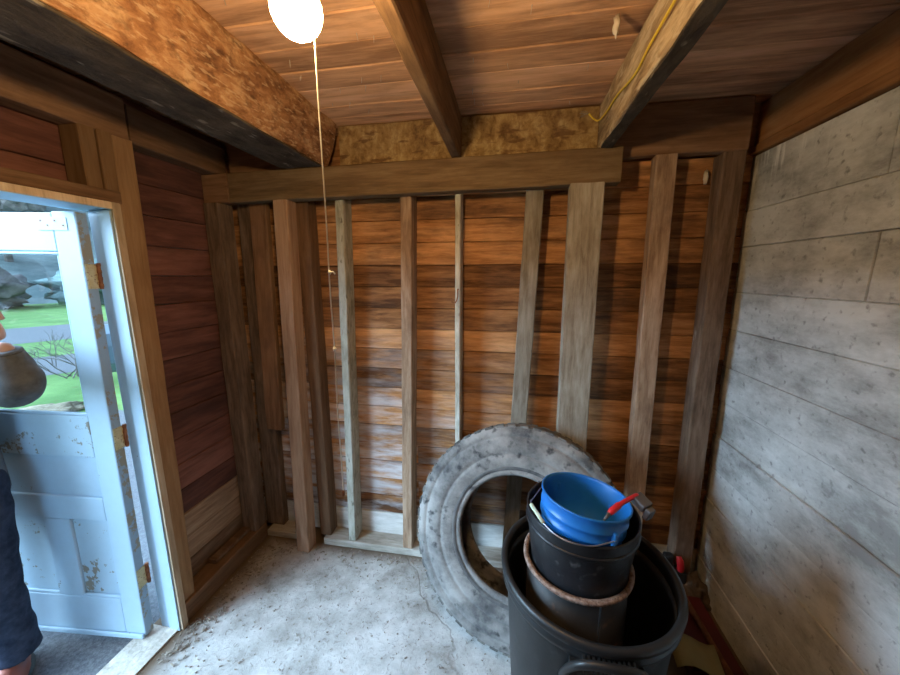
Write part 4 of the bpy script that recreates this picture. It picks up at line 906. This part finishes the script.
bm.faces.new(rings[0][::-1]); bm.faces.new(rings[-1]); bmesh.ops.recalc_face_normals(bm, faces=bm.faces[:])
link('car_body', bm, CARP, car, smooth=False, bevel=0.03)
bm = bmesh.new()
lo = [(-1.25, -0.78, 0.96), (1.75, -0.78, 0.95), (1.75, 0.78, 0.95), (-1.25, 0.78, 0.96)]; hi = [(-0.45, -0.60, 1.46), (1.25, -0.60, 1.46), (1.25, 0.60, 1.46), (-0.45, 0.60, 1.46)]
va = [bm.verts.new(p) for p in lo]; vb = [bm.verts.new(p) for p in hi]
for k in range(4): bm.faces.new((va[k], va[(k+1) % 4], vb[(k+1) % 4], vb[k]))
bm.faces.new(va[::-1]); bm.faces.new(vb); link('cabin_roof', bm, CARP, car, bevel=0.04)
def quad_on(name, k, u0, u1, v0, v1, mat):
    a, b, c_, d_ = [Vector(p) for p in (lo[k], lo[(k+1) % 4], hi[(k+1) % 4], hi[k])]
    f = lambda u, v_: (a*(1-u)+b*u)*(1-v_)+(d_*(1-u)+c_*u)*v_
    nn = (b-a).cross(d_-a).normalized()*0.012
    bm = bmesh.new(); q = [f(u, v_)for u, v_ in ((u0, v0), (u1, v0), (u1, v1), (u0, v1))]
    t1 = [bm.verts.new(p-nn*0.5) for p in q]; t2 = [bm.verts.new(p+nn) for p in q]
    bm.faces.new(t2); bm.faces.new(t1[::-1])
    for i in range(4): bm.faces.new((t1[i], t1[(i+1) % 4], t2[(i+1) % 4], t2[i]))
    bmesh.ops.recalc_face_normals(bm, faces=bm.faces[:]); link(name, bm, mat, car)
for k in (0, 2):
    for u0, u1 in ((0.10, 0.44), (0.48, 0.74), (0.78, 0.93)): quad_on('side_window', k, u0, u1, 0.12, 0.86, CGL)
quad_on('rear_window', 1, 0.08, 0.92, 0.12, 0.88, CGL); quad_on('windscreen', 3, 0.06, 0.94, 0.08, 0.90, CGL)
for sx in (-1.35, 1.3):
    for sy in (-0.80, 0.80):
        bm = bmesh.new(); lathe(bm, [(0.0, -0.1), (0.20, -0.1), (0.31, -0.09), (0.33, -0.05), (0.33, 0.05), (0.31, 0.09), (0.20, 0.1), (0.0, 0.1)], 28, Matrix.Translation((sx, sy, 0.33)) @ Matrix.Rotation(PI/2, 4, 'X')); wh = link('wheel', bm, TYRE, car, smooth=True)
        bm = bmesh.new(); lathe(bm, [(0.0, 0.0), (0.19, 0.0), (0.19, 0.012), (0.06, 0.02), (0.0, 0.02)], 20, Matrix.Translation((sx, sy+(0.1 if sy > 0 else -0.1), 0.33)) @ Matrix.Rotation(-PI/2 if sy > 0 else PI/2, 4, 'X')); link('hubcap', bm, STEEL, wh)
for sy in (-0.58, 0.58):
    bm = bmesh.new(); lathe(bm, [(0.0, 0.05), (0.08, 0.04), (0.11, 0.0)], 20, Matrix.Translation((-2.12, sy, 0.68)) @ Matrix.Rotation(-PI/2, 4, 'Y')); link('headlight', bm, WHITE, car, smooth=True)

# ------------------------------------------------------------------ person in the doorway
SKIN = plain('skin', (0.60, 0.40, 0.34), 0.55); JACKET = mottled('dark_slate_jacket', (0.08, 0.09, 0.10), (0.17, 0.19, 0.205), 14, 0.8, bump=0.4, bump_scale=25, spec=0.2)
JEANS = mottled('dark_blue_jeans', (0.018, 0.024, 0.042), (0.045, 0.058, 0.09), 20, 0.9, bump=0.4, bump_scale=60, spec=0.1); SHOE = plain('reddish_brown_shoe_leather', (0.30, 0.09, 0.06), 0.5)
HAIR = plain('brown_hair', (0.05, 0.032, 0.02), 0.7)
PX, PY = -2.08, 0.785
person = empty('person', (PX, PY, GZ+0.01), 0.0)
tag(person, 'person in a dark jacket and jeans in the doorway, one hand raised', 'person')
def skin_mesh(name, verts, edges, radii, mat, parent, sub=2, root=0):
    me = bpy.data.meshes.new(name); me.from_pydata([Vector(v_) for v_ in verts], edges, []); o = bpy.data.objects.new(name, me); C.objects.link(o); me.materials.append(mat)
    sk_ = o.modifiers.new('skin', 'SKIN'); sk_.use_smooth_shade = True
    for i, r in enumerate(radii):
        me.skin_vertices[0].data[i].radius = (r, r) if not isinstance(r, tuple) else r
        me.skin_vertices[0].data[i].use_root = (i == root)
    ss = o.modifiers.new('sub', 'SUBSURF'); ss.levels = sub; ss.render_levels = sub
    o.parent = parent; return o
# joints, local to the feet centre: +x to the room, -y towards the camera side
SH_L, EL_L, WR_L = (0.20, 0.05, 1.37), (0.492, 0.035, 1.285), (0.512, 0.012, 1.44)
SH_R, EL_R, WR_R = (-0.19, 0.05, 1.37), (-0.275, 0.06, 1.09), (-0.27, -0.04, 0.86)
HPL, KNL, ANL = (0.10, 0.045, 0.84), (0.128, 0.035, 0.46), (0.108, 0.065, 0.085)
HPR, KNR, ANR = (-0.10, 0.045, 0.84), (-0.13, 0.015, 0.46), (-0.14, 0.06, 0.085)
V = [(0, 0.05, 0.90), (0, 0.05, 1.08), (0, 0.05, 1.28), (0, 0.05, 1.40), (0, 0.035, 1.47), (0, 0.02, 1.53),
     SH_L, EL_L, WR_L, SH_R, EL_R, WR_R, HPL, KNL, ANL, HPR, KNR, ANR]
Eg = [(0, 1), (1, 2), (2, 3), (3, 4), (4, 5), (3, 6), (6, 7), (7, 8), (3, 9), (9, 10), (10, 11), (0, 12), (12, 13), (13, 14), (0, 15), (15, 16), (16, 17)]
Rd = [(0.14, 0.10), (0.125, 0.09), (0.15, 0.10), (0.11, 0.08), 0.05, 0.045, 0.055, 0.038, 0.026, 0.055, 0.038, 0.026, 0.078, 0.055, 0.036, 0.078, 0.055, 0.036]
skin_mesh('body', V, Eg, Rd, SKIN, person)
# head with face
bm = bmesh.new(); bmesh.ops.create_icosphere(bm, subdivisions=4, radius=1.0)
for q in bm.verts:
    d = q.co.copy(); x, y, z = d.x*0.075, d.y*0.095, d.z*0.115
    if d.y < 0:
        z_ = d.z
        y -= 0.022*math.exp(-((d.x/0.16)**2+((z_+0.12)/0.22)**2))                    # nose
        y += 0.012*math.exp(-(((abs(d.x)-0.38)/0.16)**2+((z_-0.10)/0.12)**2))          # eye sockets
        y -= 0.006*math.exp(-((d.x/0.28)**2+((z_+0.50)/0.08)**2))                      # lips
        y -= 0.010*math.exp(-((d.x/0.3)**2+((z_+0.85)/0.2)**2))                        # chin
    if d.z < -0.3: x *= 1-0.28*(-d.z-0.3)
    q.co = Vector((x, y, z))
head = link('head', bm, SKIN, person, (0, -0.005, 1.60), smooth=True)
for s in (-1, 1):
    bm = bmesh.new(); bmesh.ops.create_icosphere(bm, subdivisions=3, radius=0.010); link('eye', bm, WHITE, head, (s*0.028, -0.074, 0.012), smooth=True)
    bm = bmesh.new(); bmesh.ops.create_icosphere(bm, subdivisions=2, radius=0.0055); link('iris', bm, BLACKP, head, (s*0.028, -0.0818, 0.012), smooth=True)
    bm = bmesh.new(); bmesh.ops.create_icosphere(bm, subdivisions=3, radius=1.0)
    for q in bm.verts: q.co = Vector((q.co.x*0.009, q.co.y*0.018, q.co.z*0.030))
    link('ear', bm, SKIN, head, (s*0.076, 0.008, 0.0), smooth=True)
bm = bmesh.new(); bmesh.ops.create_icosphere(bm, subdivisions=4, radius=1.0)
for q in bm.verts:
    d = q.co.copy(); k = 1.0+0.05*noise.noise(d*9)
    q.co = Vector((d.x*0.084*k, d.y*0.104*k+0.012, d.z*0.122*k+0.012))
bmesh.ops.delete(bm, geom=[f for f in bm.faces if (f.calc_center_median().y < -0.03 and f.calc_center_median().z < 0.065) or f.calc_center_median().z < -0.05], context='FACES')
link('hair', bm, HAIR, head, smooth=True)
mid = lambda a, b, t: tuple(a[i]*(1-t)+b[i]*t for i in range(3))
def cloth(name, chains, torso, mat, parent, voxel=0.011):
    """garment: limb tubes and elliptical torso rings united into one surface"""
    bm = bmesh.new()
    for pts, rad in chains:
        sp_ = smoothpath(pts, 4); rr = []
        for k in range(len(sp_)):
            t = k/4; a_ = min(int(t), len(rad)-2); rr.append(rad[a_]+(rad[a_+1]-rad[a_])*(t-a_)+0.0035*math.sin(k*2.3))
        tube(bm, sp_, rr, 18)
    if torso:
        rings = []
        for (cx, cy, z, rx, ry) in torso: rings.append([bm.verts.new((cx+rx*math.cos(2*PI*k/28), cy+ry*math.sin(2*PI*k/28), z)) for k in range(28)])
        for a, b in zip(rings, rings[1:]):
            for k in range(28): bm.faces.new((a[k], a[(k+1) % 28], b[(k+1) % 28], b[k]))
        bm.faces.new(rings[0][::-1]); bm.faces.new(rings[-1])
    bmesh.ops.recalc_face_normals(bm, faces=bm.faces[:])
    o = link(name, bm, mat, parent, smooth=True)
    m = o.modifiers.new('unite', 'REMESH'); m.mode = 'VOXEL'; m.voxel_size = voxel; m.use_smooth_shade = True
    m2 = o.modifiers.new('soften', 'SMOOTH'); m2.factor = 0.5; m2.iterations = 6
    return o
cuffL, cuffR = mid(EL_L, WR_L, 0.80), mid(EL_R, WR_R, 0.86)
jacket = cloth('jacket', [([(0.06, 0.05, 1.40), SH_L, mid(SH_L, EL_L, .5), EL_L, mid(EL_L, cuffL, .5), cuffL], [0.085, 0.084, 0.074, 0.070, 0.060, 0.042]),
                          ([(-0.06, 0.05, 1.40), SH_R, mid(SH_R, EL_R, .5), EL_R, mid(EL_R, cuffR, .5), cuffR], [0.085, 0.084, 0.070, 0.062, 0.055, 0.045])],
               [(0, 0.05, 0.80, 0.185, 0.135), (0, 0.05, 0.95, 0.178, 0.13), (0, 0.05, 1.10, 0.168, 0.12), (0, 0.05, 1.28, 0.19, 0.125), (0, 0.05, 1.39, 0.165, 0.105), (0, 0.045, 1.45, 0.085, 0.075), (0, 0.04, 1.485, 0.068, 0.065)], JACKET, person)
bm = bmesh.new(); tube(bm, [mid(EL_L, WR_L, 0.76), mid(EL_L, WR_L, 0.83)], [0.043, 0.041], 20); cf = link('cuff', bm, JACKET, jacket, smooth=True, bevel=0.005)
bm = bmesh.new(); bmesh.ops.create_icosphere(bm, subdivisions=2, radius=0.007); link('snap_button', bm, STEEL, cf, Vector(mid(EL_L, WR_L, 0.795))+Vector((0.010, -0.042, -0.006)), smooth=True)
cloth('jeans', [([(0.075, 0.05, 0.90), HPL, mid(HPL, KNL, .5), KNL, mid(KNL, ANL, .5), mid(KNL, ANL, .95)], [0.10, 0.105, 0.093, 0.078, 0.070, 0.068]),
                ([(-0.075, 0.05, 0.90), HPR, mid(HPR, KNR, .5), KNR, mid(KNR, ANR, .5), mid(KNR, ANR, .95)], [0.10, 0.105, 0.093, 0.078, 0.070, 0.068])],
      [(0, 0.05, 0.80, 0.15, 0.11), (0, 0.05, 0.90, 0.168, 0.12), (0, 0.05, 1.0, 0.155, 0.112)], JEANS, person)
for (a, s) in ((ANL, 1), (ANR, -1)):
    bm = bmesh.new(); bmesh.ops.create_icosphere(bm, subdivisions=4, radius=1.0)
    for q in bm.verts:
        d = q.co.copy(); wy = 0.046*(1-0.15*d.y)*(1.0 if d.y < 0.5 else 0.9)
        q.co = Vector((d.x*wy, d.y*0.145, max(-0.6, d.z)*(0.062 if d.y > -0.2 else 0.062*(1+0.45*(d.y+0.2)))))
    o = link('shoe', bm, SHOE, person, (a[0]+0.03*s, a[1]-0.055, 0.04), smooth=True); o.rotation_euler = (0, 0, s*0.75)
    bm = bmesh.new(); lathe(bm, [(0.0, 0.0), (1.0, 0.0), (1.02, 0.5), (1.0, 1.0), (0.0, 1.0)], 28)
    for q in bm.verts: q.co = Vector((q.co.x*0.050, q.co.y*0.148, -0.041+q.co.z*0.014))
    link('sole', bm, BLACKP, o, smooth=True)
# hands
def hand(wr, tgt, side):
    wr = Vector(wr); tgt = Vector(tgt); f = (tgt-wr).normalized(); lat = Vector((0, 1, 0)); lat = (lat-f*lat.dot(f)).normalized(); nrm = f.cross(lat)
    verts = [wr, wr+f*0.045, wr+f*0.085]; ed = [(0, 1), (1, 2)]; rad = [(0.024, 0.020), (0.036, 0.020), (0.038, 0.017)]
    o = skin_mesh('hand', verts, ed, rad, SKIN, person)
    lens = (0.066, 0.076, 0.072, 0.055)
    for k in range(4):
        b0 = wr+f*0.080+lat*(-0.030+0.020*k); l_ = lens[k]; cv = side
        p1 = b0+f*l_*0.42+nrm*cv*0.006; p2 = p1+f*l_*0.26+nrm*cv*l_*0.20; p3 = p2+f*l_*0.06+nrm*cv*l_*0.28
        skin_mesh('finger', [b0-f*0.02, b0, p1, p2, p3], [(0, 1), (1, 2), (2, 3), (3, 4)], [0.010, 0.0095, 0.0088, 0.0080, 0.0068], SKIN, o)
    t0 = wr+f*0.03-lat*0.03; t1 = t0+f*0.03-lat*0.022+nrm*side*0.01; t2 = t1+f*0.03-lat*0.004+nrm*side*0.014
    skin_mesh('thumb', [t0+lat*0.015, t0, t1, t2], [(0, 1), (1, 2), (2, 3)], [0.013, 0.012, 0.0105, 0.008], SKIN, o)
hand(WR_L, (0.515, -0.02, 1.56), 1); hand(WR_R, (-0.26, -0.07, 0.75), -1)
